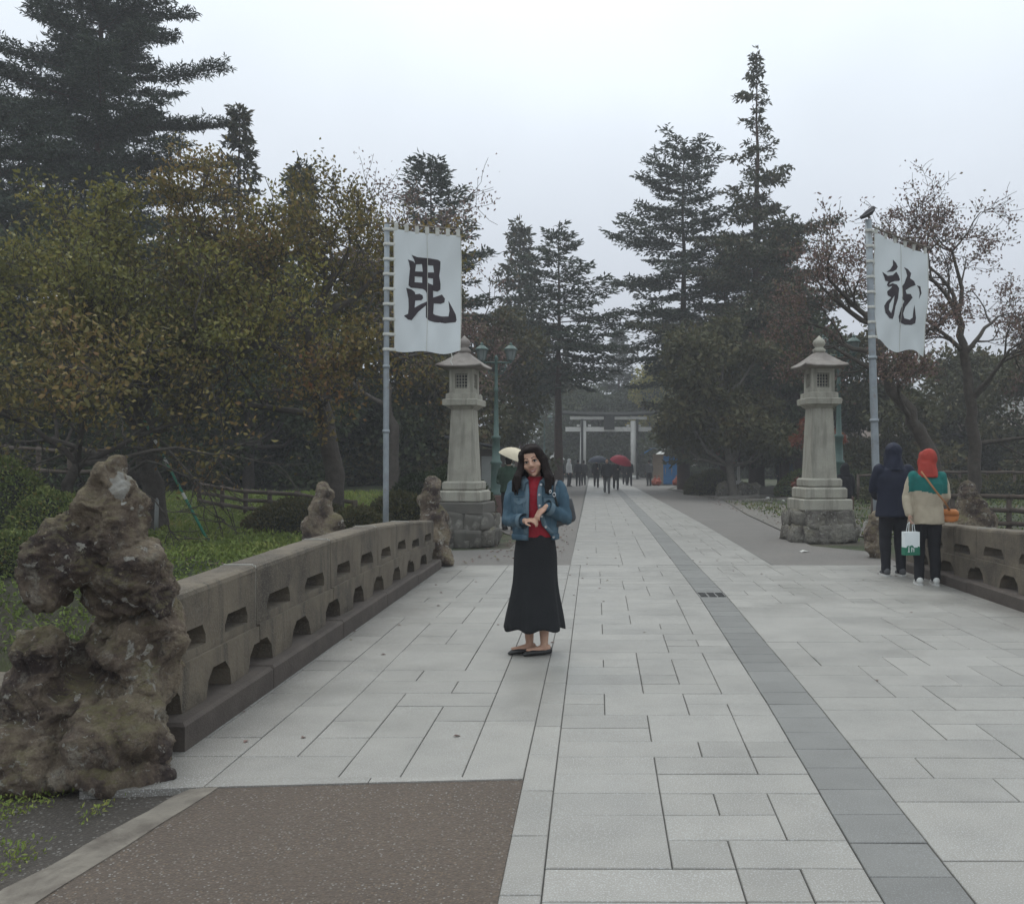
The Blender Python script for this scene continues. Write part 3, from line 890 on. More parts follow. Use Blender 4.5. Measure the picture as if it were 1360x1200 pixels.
M['lf_mound'] = leafmat('clipped_leaves', [(0, (.07, .10, .026)), (.6, (.14, .18, .045)), (.92, (.20, .21, .06)), (1, (.22, .15, .05))], trans=.15)
M['lf_bank'] = leafmat('bank_leaves', [(0, (.095, .135, .028)), (.5, (.165, .22, .045)), (.85, (.25, .27, .07)), (1, (.30, .23, .08))], trans=.25, big=.8)
def unit(a):
    return a / np.maximum(np.linalg.norm(a, axis=-1, keepdims=True), 1e-9)
def leaves_mesh(name, P, L, Wd, axis_=None, droop=.3, rng=RNG, jitter=1.0, up=.4):
    """folded diamond leaves: P (n,3) bases, L lengths, Wd widths, axis_ preferred growing direction"""
    n = len(P)
    d = rng.normal(size=(n, 3))
    if axis_ is not None: d = d * jitter + axis_
    d[:, 2] -= droop
    d = unit(d)
    nr = rng.normal(size=(n, 3)); nr[:, 2] += up
    s = unit(np.cross(d, nr)); nn = np.cross(s, d)
    L = np.broadcast_to(L, n)[:, None]; Wd = np.broadcast_to(Wd, n)[:, None]
    a = P; c = P + d * L - nn * L * .1
    m = P + d * L * .5
    b = m + s * Wd * .5 + nn * Wd * .18; e = m - s * Wd * .5 + nn * Wd * .18
    V = np.stack([a, b, c, e], 1).reshape(-1, 3)
    i = np.arange(n) * 4
    F = np.concatenate([np.stack([i, i + 1, i + 2], 1), np.stack([i, i + 2, i + 3], 1)])
    return np_mesh(name, V, F)

class Tree:
    def __init__(s, seed):
        s.rnd = random.Random(seed); s.rng = np.random.default_rng(seed); s.mb = MB(); s.tips = []; s.rmin = .009
    def limb(s, P, r0, r1, n=7):
        k = len(P)
        s.mb.tube(P, [r0 + (r1 - r0) * (i / (k - 1)) ** .8 for i in range(k)], n, caps=False)
    def grow(s, p, d, L, r, level, maxl, spread=.75, up=.08, kids=(3, 5), wob=.28, leafy=2, shrink=.62):
        rnd = s.rnd
        nseg = 5 if level < 2 else (4 if level < maxl else 3)
        P = [p.copy()]; d = d.normalized(); dirs = [d.copy()]
        for i in range(nseg):
            d = (d + Vector((rnd.gauss(0, wob), rnd.gauss(0, wob), rnd.gauss(0, wob) + up)) * .5).normalized()
            P.append(P[-1] + d * L / nseg); dirs.append(d.copy())
        s.limb(P, max(r, s.rmin), max(r * .45, s.rmin * .8), 7 if level < 1 else (5 if level < 3 else 3))
        if level >= leafy:
            s.tips.append((P, level))
        if level < maxl:
            for k in range(rnd.randint(*kids)):
                t = rnd.uniform(.25, 1.0) if k else 1.0
                i = min(int(t * nseg), nseg - 1); f = t * nseg - i
                q = P[i].lerp(P[i + 1], f)
                dd = dirs[i + 1]
                a = Vector((rnd.gauss(0, 1), rnd.gauss(0, 1), rnd.gauss(0, .7)))
                a = (a - dd * a.dot(dd)).normalized()
                nd = (dd + a * rnd.uniform(.5, 1.15) * spread / .75).normalized()
                s.grow(q, nd, L * rnd.uniform(shrink - .1, shrink + .14), r * .45 * rnd.uniform(.75, 1), level + 1, maxl, spread, up, kids, wob, leafy, shrink)
    def leaf_points(s, n, rad=.22):
        segs = []
        for P, lv in s.tips:
            for i in range(len(P) - 1): segs.append((P[i], P[i + 1]))
        A = np.array([list(a) for a, b in segs]); B = np.array([list(b) for a, b in segs])
        wt = np.repeat(s.rng.gamma(.55, 1.0, len(s.tips)), [len(P) - 1 for P, lv in s.tips]); wt /= wt.sum()
        k = s.rng.choice(len(A), n, p=wt); t = s.rng.random((n, 1))
        return A[k] + (B[k] - A[k]) * t + s.rng.normal(size=(n, 3)) * rad

def tree_obj(name, label, T, leafmesh, bark, leaf, loc=(0, 0, 0), group=None, cat='tree'):
    o = thing(name, label, cat, loc, 0, group)
    if T is not None: T.mb.obj('trunk', bark, o, True)
    if leafmesh is not None: new_obj('crown', leafmesh, leaf, o)
    return o

def cherry(label, loc, trunk, limbs, seed, nleaf, leaf, maxl=4, leaflen=.10, rad=.2, kids=(3, 5), name='cherry_tree', r0=.22, clusters=0, group=None, up=.06, Lk=.62, bark='bark', drop=.35, zmin=1.35, rmin=.009):
    """trunk: polyline (local); limbs: list of (trunk index, direction, length)"""
    T = Tree(seed); T.rmin = rmin
    P = [Vector(p) for p in trunk]
    # densify and roughen
    Q = []
    for i in range(len(P) - 1):
        for k in range(4):
            q = P[i].lerp(P[i + 1], k / 4); q += Vector((T.rnd.gauss(0, .03), T.rnd.gauss(0, .03), 0)) * (1 if i + k else 0); Q.append(q)
    Q.append(P[-1])
    nq = len(Q)
    T.mb.tube(Q, [r0 * (1.35 if i == 0 else 1.0) * (1 - .55 * i / nq) for i in range(nq)], 10, caps=False)
    for ti, d, L in limbs:
        p = P[ti] if ti < len(P) else P[-1]
        T.grow(p, Vector(d), L * Lk, r0 * .42, 1, maxl, .8, up, kids, .3, max(2, maxl - 1), .62)
    pts = T.leaf_points(nleaf, rad)
    pts = pts[pts[:, 2] + loc[2] > zmin + .35 * np.sin(pts[:, 0] * 2.1) + T.rng.normal(size=len(pts)) * .15]
    pts = pts[T.rng.random(len(pts)) < np.clip((pts[:, 2] + loc[2] - .8) / 3.2, .3, 1)]
    me = leaves_mesh('leaves', pts, T.rng.uniform(.7, 1.25, len(pts)) * leaflen, T.rng.uniform(.8, 1.2, len(pts)) * leaflen * .55, droop=drop, rng=T.rng)
    return tree_obj(name, label, T, me, M[bark], M[leaf], loc, group)

def conifer_mesh(seed, H, Rmax, base=.12, style='fir', dens=1.0, card=.34, top_r=.25, pw=.8):
    """whorled conifer. style: fir (level tiers), pine (rounded tufts), spire (thin ragged top), cedar (dense ragged)"""
    T = Tree(seed); rnd, rng = T.rnd, T.rng
    tr = []
    for i in range(14):
        t = i / 13; tr.append(Vector((rnd.gauss(0, .005) * H * t * (1 - t) * 2, rnd.gauss(0, .005) * H * t * (1 - t) * 2, H * t)))
    T.mb.tube(tr, [.019 * H * (1 - i / 13) ** 1.25 + .015 for i in range(14)], 8, caps=False)
    def tp(z):
        f = min(max(z / H, 0), .9999) * 13; i = int(f); return tr[i].lerp(tr[i + 1], f - i)
    P, A, Ln = [], [], []
    def spray(p, d, L, wide):
        """needle cards along a branchlet"""
        n = max(4, int(L / card * 5 * dens))
        t = rng.random(n)[:, None]
        side = np.cross(np.array(d), [0, 0, 1.0]); side /= max(np.linalg.norm(side), 1e-6)
        sg = rng.choice([-1, 1], (n, 1))
        base_ = np.array(p) + np.array(d) * L * t + side * sg * wide * (1 - t * .7) * rng.random((n, 1)) * .8
        base_ += rng.normal(size=(n, 3)) * [.05, .05, .045] * card * 3
        P.append(base_); A.append(np.array(d)[None] * 1.0 + side * sg * .9 + [0, 0, .1]); Ln.append(np.full(n, card))
    z = base * H
    while z < H * .985:
        t = (z - base * H) / (H * (1 - base))
        if style == 'spire': prof = float(np.interp(t, [0, .4, .62, .74, .85, 1], [1.15, .85, .46, .20, .13, .04]))
        elif style == 'pine': prof = max(.15, math.sin(math.pi * min(1, .18 + t * .80)) ** .7)
        elif style == 'cedar': prof = (1 - t) ** .75 * (.75 + .25 * math.sin(t * 23 + seed))
        else: prof = (1 - t) ** pw * (.5 + .5 * min(1, t / .2))
        Rb = Rmax * prof + top_r * .6
        nb = {'fir': 6, 'pine': 6, 'spire': 5, 'cedar': 7}[style]
        a0 = rnd.random() * 6.28
        for k in range(nb):
            if rnd.random() < ((.38 if t > .6 else .18) if style == 'spire' else .08): continue
            a = a0 + k * 6.283 / nb + rnd.gauss(0, .25)
            L = Rb * rnd.uniform(.6, 1.15)
            if style == 'spire': L = Rb * rnd.choice((.45, .7, 1.0, 1.35)) * (1 + .35 * math.sin(z * 1.7))
            o = tp(z + rnd.gauss(0, .012) * H)
            lift = {'fir': .25 + .55 * t - .45 * (1 - t), 'pine': .12 + .5 * t, 'spire': .1, 'cedar': .15 - .5 * (1 - t)}[style]
            d = Vector((math.cos(a), math.sin(a), lift * .7)).normalized()
            B = [o]; dd = d.copy()
            for i in range(4):
                dd = (dd + Vector((rnd.gauss(0, .08), rnd.gauss(0, .08), -.07 if i < 2 else .08))).normalized()
                B.append(B[-1] + dd * L / 4)
            T.mb.tube(B, [max(.012 * L, .014) * (1 - .2 * i) for i in range(5)], 3, caps=False)
            # side branchlets
            m = max(2, int(L / (card * 1.1)))
            for j in range(m):
                f = (j + .6) / m
                if style in ('fir',) and f < .12: continue
                i = min(int(f * 4), 3); q = B[i].lerp(B[i + 1], f * 4 - i)
                bd = (B[i + 1] - B[i]).normalized(); sd = bd.cross(Vector((0, 0, 1))).normalized()
                for sg in (-1, 1):
                    ll = L * (.42 if style != 'pine' else .34) * (1 - f * .65) * rnd.uniform(.7, 1.2) + card * .4
                    nd = (bd * .75 + sd * sg * .8 + Vector((0, 0, rnd.gauss(0, .10) + (.12 if style == 'pine' else -.03)))).normalized()
                    spray(q, nd, ll, card * .35)
            spray(B[2], (B[4] - B[2]).normalized(), L * .5 + card * .4, card * .4)
        z += H * {'fir': .034, 'pine': .036, 'spire': .022, 'cedar': .030}[style] * rnd.uniform(.8, 1.25) * (1.0 if t < .8 else .7)
    spray(tp(H * .95), Vector((0, 0, 1)), H * .06, card * .3)
    P = np.concatenate(P); A = np.concatenate(A); Ln = np.concatenate(Ln)
    n = len(P)
    jit = {'fir': .35, 'pine': .75, 'spire': .8, 'cedar': .7}[style]
    wd = {'fir': .30, 'pine': .22, 'spire': .36, 'cedar': .34}[style]
    me = leaves_mesh('needles', P, Ln * rng.uniform(.6, 1.2, n), Ln * wd, A, droop=.1, rng=rng, jitter=jit, up=1.2)
    return T.mb.mesh('trunk'), me

def conifer(label, px, D, ytop, Rmax, style, seed, leaf, group=None, card=.34, base=.12, dens=1.0, bark='bark_red', top_r=.25, name='conifer_tree', pw=.8):
    p = at(px, D); p.z = hz(p.x, p.y) - .1
    H = topz(ytop, D) - p.z
    tm, lm = conifer_mesh(seed, H, Rmax, base, style, dens, card, top_r, pw)
    o = thing(name, label, 'tree', p, random.uniform(0, 6.28), group)
    new_obj('trunk', tm, M[bark], o, True); new_obj('crown', lm, M[leaf], o)
    return o

GL, GR = 'trees on the left bank', 'trees right of the path'
conifer('huge dark pine rising out of the top left corner', 135, 34, -130, 4.2, 'pine', 31, 'lf_pine', GL, card=.22, base=.36, dens=3.0, name='pine_tree')
conifer('dark pine at the left edge behind the cherry crowns', 0, 30, 130, 3.4, 'pine', 32, 'lf_pine', GL, card=.22, base=.3, dens=1.8, name='pine_tree')
conifer('narrow dark conifer peeking up right of the huge pine', 318, 36, 145, 2.2, 'cedar', 33, 'lf_cedar', GL, card=.32)
conifer('short dark conifer top left of the white banner', 398, 34, 212, 2.6, 'cedar', 34, 'lf_pine', GL, card=.32)
conifer('broad conifer with tiered top behind the left banner', 572, 42, 213, 3.6, 'fir', 35, 'lf_fir', GL, card=.32, dens=1.3, base=.3, pw=.6)
conifer('rounded conifer between the banner and the tiered fir', 690, 58, 292, 3.6, 'cedar', 36, 'lf_cedar', GL, card=.42, base=.35, dens=1.2)
conifer('layered fir with long level boughs left of the path', 742, 48, 302, 4.3, 'fir', 37, 'lf_fir', GL, card=.34, base=.42, dens=1.0, pw=.75)
conifer('dark conical fir standing left of the gap of sky', 822, 98, 436, 4.4, 'fir', 38, 'lf_pine', GL, card=.5, dens=1.3)
conifer('broad fir with open upswept boughs right of the path', 908, 50, 190, 4.7, 'fir', 41, 'lf_fir', GR, card=.32, base=.34, dens=1.25, top_r=.6, pw=.45)
conifer('very tall thin ragged cedar spire, the highest tree on the right', 1005, 46, 70, 3.8, 'spire', 42, 'lf_cedar', GR, card=.30, base=.1, dens=1.2)
conifer('bushy cedar at the right foot of the tall spire', 1042, 43, 285, 3.4, 'cedar', 43, 'lf_cedar', GR, card=.38, base=.15)
conifer('brownish cedar filling between the broad fir and the spire', 962, 49, 330, 3.4, 'cedar', 45, 'lf_cedar', GR, card=.36, base=.2)
conifer('low dark fir beside the gap of sky on the right', 893, 92, 415, 4.2, 'fir', 44, 'lf_pine', GR, card=.46, dens=1.2)

# ---- broad-leaved trees near the bridge
def gp(px, D, dz=-.1):
    p = at(px, D); p.z = hz(p.x, p.y) + dz; return p
S = 1.0
cherry('dense autumn cherry with yellow-green crown at the far left', gp(205, 17.5), [(0, 0, 0), (-.1, .1, 1.0), (-.25, .1, 1.9), (-.3, .2, 2.8)],
       [(1, (-1, -.3, .35), 3.6), (2, (1, -.3, .45), 3.6), (2, (-.9, .2, .7), 3.6), (3, (.5, .2, 1), 3.3), (3, (-.45, -.1, 1), 3.2), (3, (-1, .2, .5), 3.8), (2, (.2, -1, .45), 3.0), (3, (.9, .3, .6), 3.3)], 51, 32000, 'lf_cherry_green', 5, .10, .17, r0=.24, group=GL)
cherry('spreading cherry with a crooked dark trunk behind the left parapet', gp(440, 18.5), [(0, 0, 0), (.05, 0, 1.2), (-.12, 0, 2.3), (-.35, 0, 3.2), (-.5, .1, 4.2)],
       [(2, (-1, -.4, .3), 3.6), (3, (1, -.1, .75), 3.6), (3, (-.9, -.2, .6), 3.6), (4, (.6, 0, 1), 3.2), (4, (-.5, .1, 1), 3.2), (4, (-1, .1, .5), 3.4), (2, (-.2, -1, .35), 2.6), (4, (1, .2, .8), 3.4)], 52, 22000, 'lf_cherry', 5, .10, .15, r0=.22, group=GL, Lk=.56)
cherry('low thin-twigged cherry with rust leaves over the grass bank', gp(60, 15.5), [(0, 0, 0), (.2, 0, .8), (.5, .1, 1.5)],
       [(1, (1, -.1, .3), 2.8), (2, (1, .2, .5), 3.0), (2, (-.6, -.2, .8), 2.6), (1, (-1, .1, .5), 2.8), (2, (.3, -.6, .7), 2.6), (2, (.8, -.3, .12), 3.2)], 53, 9000, 'lf_cherry', 4, .11, .22, r0=.15, group=GL)
cherry('cherry with bare reddish twigs behind the left banner pole', gp(520, 29), [(0, 0, 0), (.1, 0, 1.5), (-.1, 0, 2.8), (-.3, 0, 4.0)],
       [(2, (-1, 0, .6), 4.2), (3, (.7, 0, 1), 4.6), (3, (-.5, 0, 1), 5.2), (3, (1, .2, .8), 4.4), (3, (.1, -.3, 1), 5.4)], 54, 9000, 'lf_rust', 4, .11, .22, r0=.2, group=GL)

def bushy(label, px, D, ytop, wpx, leaf, seed, n, leaflen, name='broadleaf_tree', group=None, zlow=.08, bark='bark', lean=0.0, cat='tree', trunk=True):
    """rounded tree: short limbs, leaf clumps through the crown's volume"""
    p = gp(px, D); H = topz(ytop, D) - p.z; Rr = wpx / FPX * D / 2
    T = Tree(seed)
    tr = [Vector((lean * t * H, 0, H * .75 * t)) for t in (0, .25, .5, .75, 1)]
    if trunk: T.mb.tube(tr, [.02 * H + .05, .017 * H + .03, .013 * H + .02, .009 * H, .004 * H], 7, caps=False)
    nc = max(14, int(26 * min(3.0, H / 6)))
    C, Rs = [], []
    for i in range(nc):
        t = T.rnd.random(); zz = zlow + (1 - zlow) * t
        rr = Rr * (math.sin(math.pi * min(.97, .25 + .73 * t)) ** .6) * math.sqrt(T.rnd.random()) * .9
        a = T.rnd.random() * 6.283
        c = Vector((rr * math.cos(a) + lean * H * min(zz, .75), rr * math.sin(a), zz * H * .93))
        C.append(c); Rs.append(Rr * T.rnd.uniform(.22, .42))
        if trunk:
            q = tr[min(4, int(zz * 4))]
            T.mb.tube([q, q.lerp(c, .5) + Vector((0, 0, -.05 * H)), c], [.008 * H + .015, .006 * H + .008, .01], 4, caps=False)
    k = T.rng.integers(0, nc, n)
    d = unit(T.rng.normal(size=(n, 3))) * (T.rng.random((n, 1)) ** .45) * np.array(Rs)[k][:, None] * [1.1, 1.1, .7]
    P = np.array([list(c) for c in C])[k] + d
    P[:, 2] = np.maximum(P[:, 2], .05)
    me = leaves_mesh('leaves', P, T.rng.uniform(.7, 1.3, n) * leaflen, T.rng.uniform(.8, 1.2, n) * leaflen * .6, unit(d), droop=.25, rng=T.rng, jitter=.9)
    o = thing(name, label, cat, p, 0, group)
    if trunk: T.mb.obj('trunk', M[bark], o, True)
    new_obj('crown', me, M[leaf], o)
    return o
for a in [
    ('dark evergreen behind the left cherry crowns', 330, 30, 330, 330, 'lf_dark', 61, 15000, .22),
    ('dark evergreen massed at the far left edge', 40, 27, 300, 330, 'lf_dark', 62, 14000, .22),
    ('olive broadleaf tree behind the left banner and lantern', 560, 36, 330, 210, 'lf_olive', 63, 14000, .24),
    ('olive tree right of the left lantern, under the tiered firs', 655, 44, 400, 170, 'lf_olive', 64, 12000, .26),
    ('dark green tree above the twin lamp left of the torii', 725, 90, 470, 170, 'lf_dark', 65, 11000, .32),
    ('dark tree filling the wood left behind the torii', 770, 96, 505, 130, 'lf_dark', 66, 9000, .42),
    ('dark tree filling the wood right behind the torii', 850, 100, 500, 140, 'lf_dark', 67, 9000, .42),
    ('dark tree at the centre far behind the torii', 812, 112, 530, 120, 'lf_dark', 68, 8000, .45)]:
    bushy(*a, group='dark woods behind', zlow=.02)
for a in [('dark evergreen between the two left cherries', 215, 33, 290, 300, 'lf_dark', 85, 14000, .24), ('dark evergreen right behind the left banner pole', 470, 35, 330, 240, 'lf_dark', 86, 13000, .24),
          ('dark tree close behind the torii on the left', 783, 91, 520, 110, 'lf_dark', 89, 8000, .36), ('dark tree close behind the torii on the right', 838, 92, 515, 110, 'lf_dark', 90, 8000, .36),
          ('dark tree closing the wood right of the booth', 985, 84, 480, 170, 'lf_dark', 87, 9000, .36), ('dark tree behind the far couple', 1060, 76, 470, 170, 'lf_dark', 88, 9000, .34)]:
    bushy(*a, group='dark woods behind', zlow=.02)
for a in [
    ('yellow-green tree catching light right of the torii', 872, 88, 470, 70, 'lf_yellow', 71, 6000, .30, 'broadleaf_tree', GR, .45),  # yellow-green is the leaf colour itself
    ('dark olive tree right of the torii behind the booth', 930, 78, 430, 150, 'lf_dark', 72, 13000, .28, 'broadleaf_tree', GR, .12),
    ('olive tree with a leaning pale trunk beside the verge', 975, 38, 420, 190, 'lf_olive', 73, 15000, .24, 'broadleaf_tree', GR, .30, 'bark_pale', -.10),
    ('dark tree behind the right lantern', 1060, 42, 400, 190, 'lf_dark', 74, 14000, .24, 'broadleaf_tree', GR, .16, 'bark_red'),
    ('small red maple beside the right lantern shaft', 1085, 33, 545, 70, 'lf_maple', 75, 3500, .14, 'maple_tree', GR, .2),
    ('small red maple behind the leaning pale trunk', 968, 46, 555, 40, 'lf_maple', 76, 1600, .16, 'maple_tree', GR, .35),
    ('brown-green tree behind the right banner pole', 1175, 40, 430, 170, 'lf_olive', 77, 10000, .24, 'broadleaf_tree', GR, .12),
    ('olive tree behind the right cherry trunks', 1290, 46, 460, 230, 'lf_olive', 78, 12000, .26, 'broadleaf_tree', GR, .12),
    ('dark tree at the right edge behind the cherry', 1400, 40, 440, 200, 'lf_olive', 79, 9000, .26, 'broadleaf_tree', GR, .12)]:
    bushy(*a)
# big cherry on the right: several stems, one leaning far over to the left
def loc_pts(base, D, pts):
    return [Vector((W(a, b, D + dd) - base)) for a, b, dd in pts]
bp = gp(1258, 20.5)
cherry('bare-limbed cherry leaning left behind the right banner', bp, [(0, 0, 0)] + loc_pts(bp, 20.5, [(1240, 605, 0), (1212, 560, 0), (1180, 505, .1), (1168, 470, .1), (1160, 430, .2)]),
       [(3, (-.9, 0, .5), 3.0), (5, (-.5, 0, 1), 3.2), (5, (.4, .1, 1), 3.2), (4, (-1, .2, .6), 3.4), (3, (.7, -.2, .8), 2.6), (2, (-.5, -.3, .7), 2.4), (5, (-.9, .2, .6), 3.0)], 81, 6500, 'lf_rust', 5, .085, .10, kids=(3, 4), r0=.18, rmin=.006, group='bare autumn cherries by the right moat', up=.08, Lk=.47)
bp = gp(1292, 21.5)
cherry('bare-limbed cherry with upright stems at the right edge', bp, [(0, 0, 0)] + loc_pts(bp, 21.5, [(1294, 590, 0), (1290, 530, 0), (1282, 470, .1), (1272, 420, .1)]),
       [(2, (1, .1, .5), 3.6), (3, (.7, 0, .9), 4.0), (4, (-.3, 0, 1), 3.8), (4, (.5, .1, 1), 4.0), (3, (-.8, 0, .8), 3.4), (2, (.8, -.4, .7), 3.4), (4, (.1, .3, 1), 3.8), (1, (1, 0, .4), 3.6)], 82, 9000, 'lf_rust', 5, .085, .10, kids=(3, 4), r0=.16, rmin=.006, group='bare autumn cherries by the right moat', up=.06, Lk=.41)

# ---- hedges and shrubs
def mound(label, c, r, seed, n, leaf, ll, name='clipped_shrub', group=None):
    rng = np.random.default_rng(seed)
    d = unit(rng.normal(size=(n, 3))); d[:, 2] = np.abs(d[:, 2])
    lump = np.array([1 + .10 * noise.noise(Vector(v) * 3 + Vector((seed, 0, 0))) for v in d[:, :]])
    P = d * np.array(r) * lump[:, None] * (1 - .10 * rng.random((n, 1)))
    me = leaves_mesh('leaves', P, rng.uniform(.7, 1.3, n) * ll, ll * .5, d, droop=0, rng=rng, jitter=.6)
    o = thing(name, label, 'shrub', c, 0, group)
    b_ = MB(); b_.ball((0, 0, 0), (r[0] * .9, r[1] * .9, r[2] * .9), seg=16, rings=10)
    b_.obj('twig_core', M['twig'], o, True)
    new_obj('foliage', me, M[leaf], o)
M['twig'] = surf('twigs', (.018, .02, .010), (.010, .012, .007), 20, .95, .6, 60, .02)
for lb, px, py, D, r, sd, lf in [
    ('clipped dark green shrub mound at the left edge behind the rock', 0, 640, 14.6, (.95, .75, 1.55), 91, 'lf_mound'),
    ('clipped round shrub just left of the big rock', 70, 668, 14.2, (.76, .65, 1.12), 92, 'lf_mound'),
    ('low leafy shrub at the left edge under the clipped mounds', 18, 700, 13.5, (.75, .5, .55), 93, 'lf_mound'),
    ('low clipped shrub on the bank behind the big rock', 125, 690, 14.6, (.5, .45, .5), 94, 'lf_hedge')]:
    c = at(px, D); c.z = hz(c.x, c.y) - .05
    mound(lb, c, r, sd, 7000, lf, .06, group='clipped shrubs on the left bank')
for lb, px, D, r, sd, lf in [
    ('rust-tinged azalea right of the upright bank rock', 475, 15.6, (.65, .6, .75), 95, 'lf_olive'),
    ('mossy azalea behind the left banner pole', 535, 17.0, (.85, .7, .95), 96, 'lf_olive'),
    ('dark shrub left of the lantern footing', 562, 18.5, (.9, .8, 1.3), 97, 'lf_dark'),
    ('dark shrub behind the left lantern', 600, 20.0, (1.0, .8, 1.5), 98, 'lf_dark'),
    ('brown shrub behind the upright bank rock', 400, 18.0, (1.2, .8, .7), 99, 'lf_olive')]:
    c = at(px, D); c.z = hz(c.x, c.y) - .05
    mound(lb, c, r, sd, 6000, lf, .07, name='azalea_shrub', group='shrubs behind the left lantern')
for lb, px, D, r, sd, lf in [
    ('grey-green shrub left of the leaning pale trunk', 948, 42, (1.4, 1, 1.15), 101, 'lf_olive'),
    ('shrub behind the far couple on the verge', 1072, 38, (1.3, 1, 1.1), 102, 'lf_hedge'),
    ('dark shrub at the foot of the booth', 925, 66, (1.5, 1, 1.2), 103, 'lf_dark'),
    ('dark low shrub under the right cherry', 1215, 30, (1.8, 1, .9), 104, 'lf_olive'),
    ('dark low shrub right of the leaning cherry', 1330, 30, (2.2, 1, .9), 105, 'lf_olive'),
    ('dark shrub behind the seated figure at the right lantern', 1135, 33, (1.3, 1, 1.0), 106, 'lf_dark')]:
    c = at(px, D); c.z = hz(c.x, c.y) - .05
    mound(lb, c, r, sd, 3500, lf, .12, name='garden_shrub', group='shrubs right of the path')

def hedge(label, a, c, H, depth, seed, n, leaf, ll):
    """long lumpy hedge"""
    rng = np.random.default_rng(seed); a, c = Vector(a), Vector(c); L = (c - a).length; d = (c - a) / L; nr = Vector((d.y, -d.x, 0))
    o = thing('hedge', label, 'hedge', (0, 0, 0), 0)
    u = rng.random(n); kind = rng.random(n)
    top = np.array([H * (1 + .22 * noise.noise(Vector((x * L * .35, seed, 0))) + .12 * noise.noise(Vector((x * L * 1.1, seed, 5)))) for x in u])
    zz = np.where(kind < .62, rng.random(n) * top, top * (1 - .06 * rng.random(n)))
    off = np.where(kind < .62, depth * (.5 + .10 * np.sin(u * L * 2.0 + zz * 3)), rng.uniform(-.5, .5, n) * depth)
    base = np.array([hz(*(a + d * L * x).xy) for x in np.linspace(0, 1, 40)])
    P = np.array(a)[None] + np.array(d)[None] * (u * L)[:, None] + np.array(nr)[None] * off[:, None]
    P[:, 2] = np.interp(u, np.linspace(0, 1, 40), base) + zz
    P += rng.normal(size=(n, 3)) * ll * .8
    ax = np.where((kind < .62)[:, None], np.array(nr)[None], np.array([[0, 0, 1.0]]))
    new_obj('foliage', leaves_mesh('leaves', P, rng.uniform(.7, 1.4, n) * ll, ll * .6, ax, droop=.1, rng=rng, jitter=.7), M[leaf], o)
    mb = MB(); mid = (a + c) / 2
    rings = []
    for i in range(25):
        q = a + d * L * i / 24; z = hz(q.x, q.y); t_ = H * (1 + .22 * noise.noise(Vector((i / 24 * L * .35, seed, 0)))) - ll * 1.5
        rings.append([q + nr * depth * .44 + Vector((0, 0, z - .1)), q + nr * depth * .44 + Vector((0, 0, z + t_ * .85)), q + Vector((0, 0, z + t_)), q - nr * depth * .44 + Vector((0, 0, z + t_ * .85)), q - nr * depth * .44 + Vector((0, 0, z - .1))])
    mb.loft(rings); mb.obj('twig_core', M['twig'], o, True)
hedge('long dark hedge closing the view under the left trees', at(-90, 32), at(600, 36), 3.4, 1.6, 201, 22000, 'lf_dark', .16)
hedge('dark hedge along the back of the right verge', at(915, 74), at(1100, 66), 3.0, 1.6, 202, 9000, 'lf_dark', .26)
hedge('olive hedge beyond the right moat fences', at(1120, 50), at(1480, 44), 2.4, 1.6, 203, 12000, 'lf_olive', .2)
# ---- ground cover on the banks, weeds in the foreground
def cover(name, n, xr, yr, ll, leaf, seed, zfun=hz, mask=None, up=True):
    rng = np.random.default_rng(seed)
    X = rng.uniform(*xr, n); Y = yr[0] + (yr[1] - yr[0]) * rng.random(n) ** 1.3
    if mask is not None:
        k = mask(X, Y, rng); X, Y = X[k], Y[k]
    Z = hfun(X, Y) + rng.random(len(X)) * ll * 1.2
    P = np.stack([X, Y, Z], 1)
    ax = np.tile(np.array([[0, 0, .7]]), (len(P), 1))
    me = leaves_mesh(name, P, rng.uniform(.6, 1.3, len(P)) * ll, rng.uniform(.5, .9, len(P)) * ll * .6, ax, droop=0, rng=rng, jitter=.8, up=1.5)
    return tag(new_obj(name, me, M[leaf]), label=None, kind='stuff')
def bankmask(X, Y, rng):
    v = np.array([noise.noise(Vector((x * .5, y * .5, 3))) for x, y in zip(X, Y)])
    return (v + rng.normal(size=len(X)) * .12 > -.28) & (hfun(X, Y) > -1.0)
g1 = cover('bank_ground_cover', 90000, (-17, -2.9), (11.6, 27), .085, 'lf_bank', 111, mask=bankmask)
tag(g1, 'leafy green ground cover on the left moat bank', 'ground cover')
g2 = cover('right_bank_ground_cover', 26000, (4.9, 24), (11.6, 34), .10, 'lf_hedge', 112, mask=bankmask)
tag(g2, 'dull green ground cover on the right moat bank', 'ground cover')
def weedmask(X, Y, rng):
    v = np.array([noise.noise(Vector((x * 3, y * 3, 8))) for x, y in zip(X, Y)])
    return v + rng.normal(size=len(X)) * .1 + (Y - 3.4) * .35 > .12
g3 = cover('foreground_weeds', 9000, (-3.4, -2.05), (2.6, 4.4), .022, 'lf_bank', 113, mask=weedmask)
g3.location.z = .108
tag(g3, 'small weeds growing in the gravel below the big rock', 'weeds')
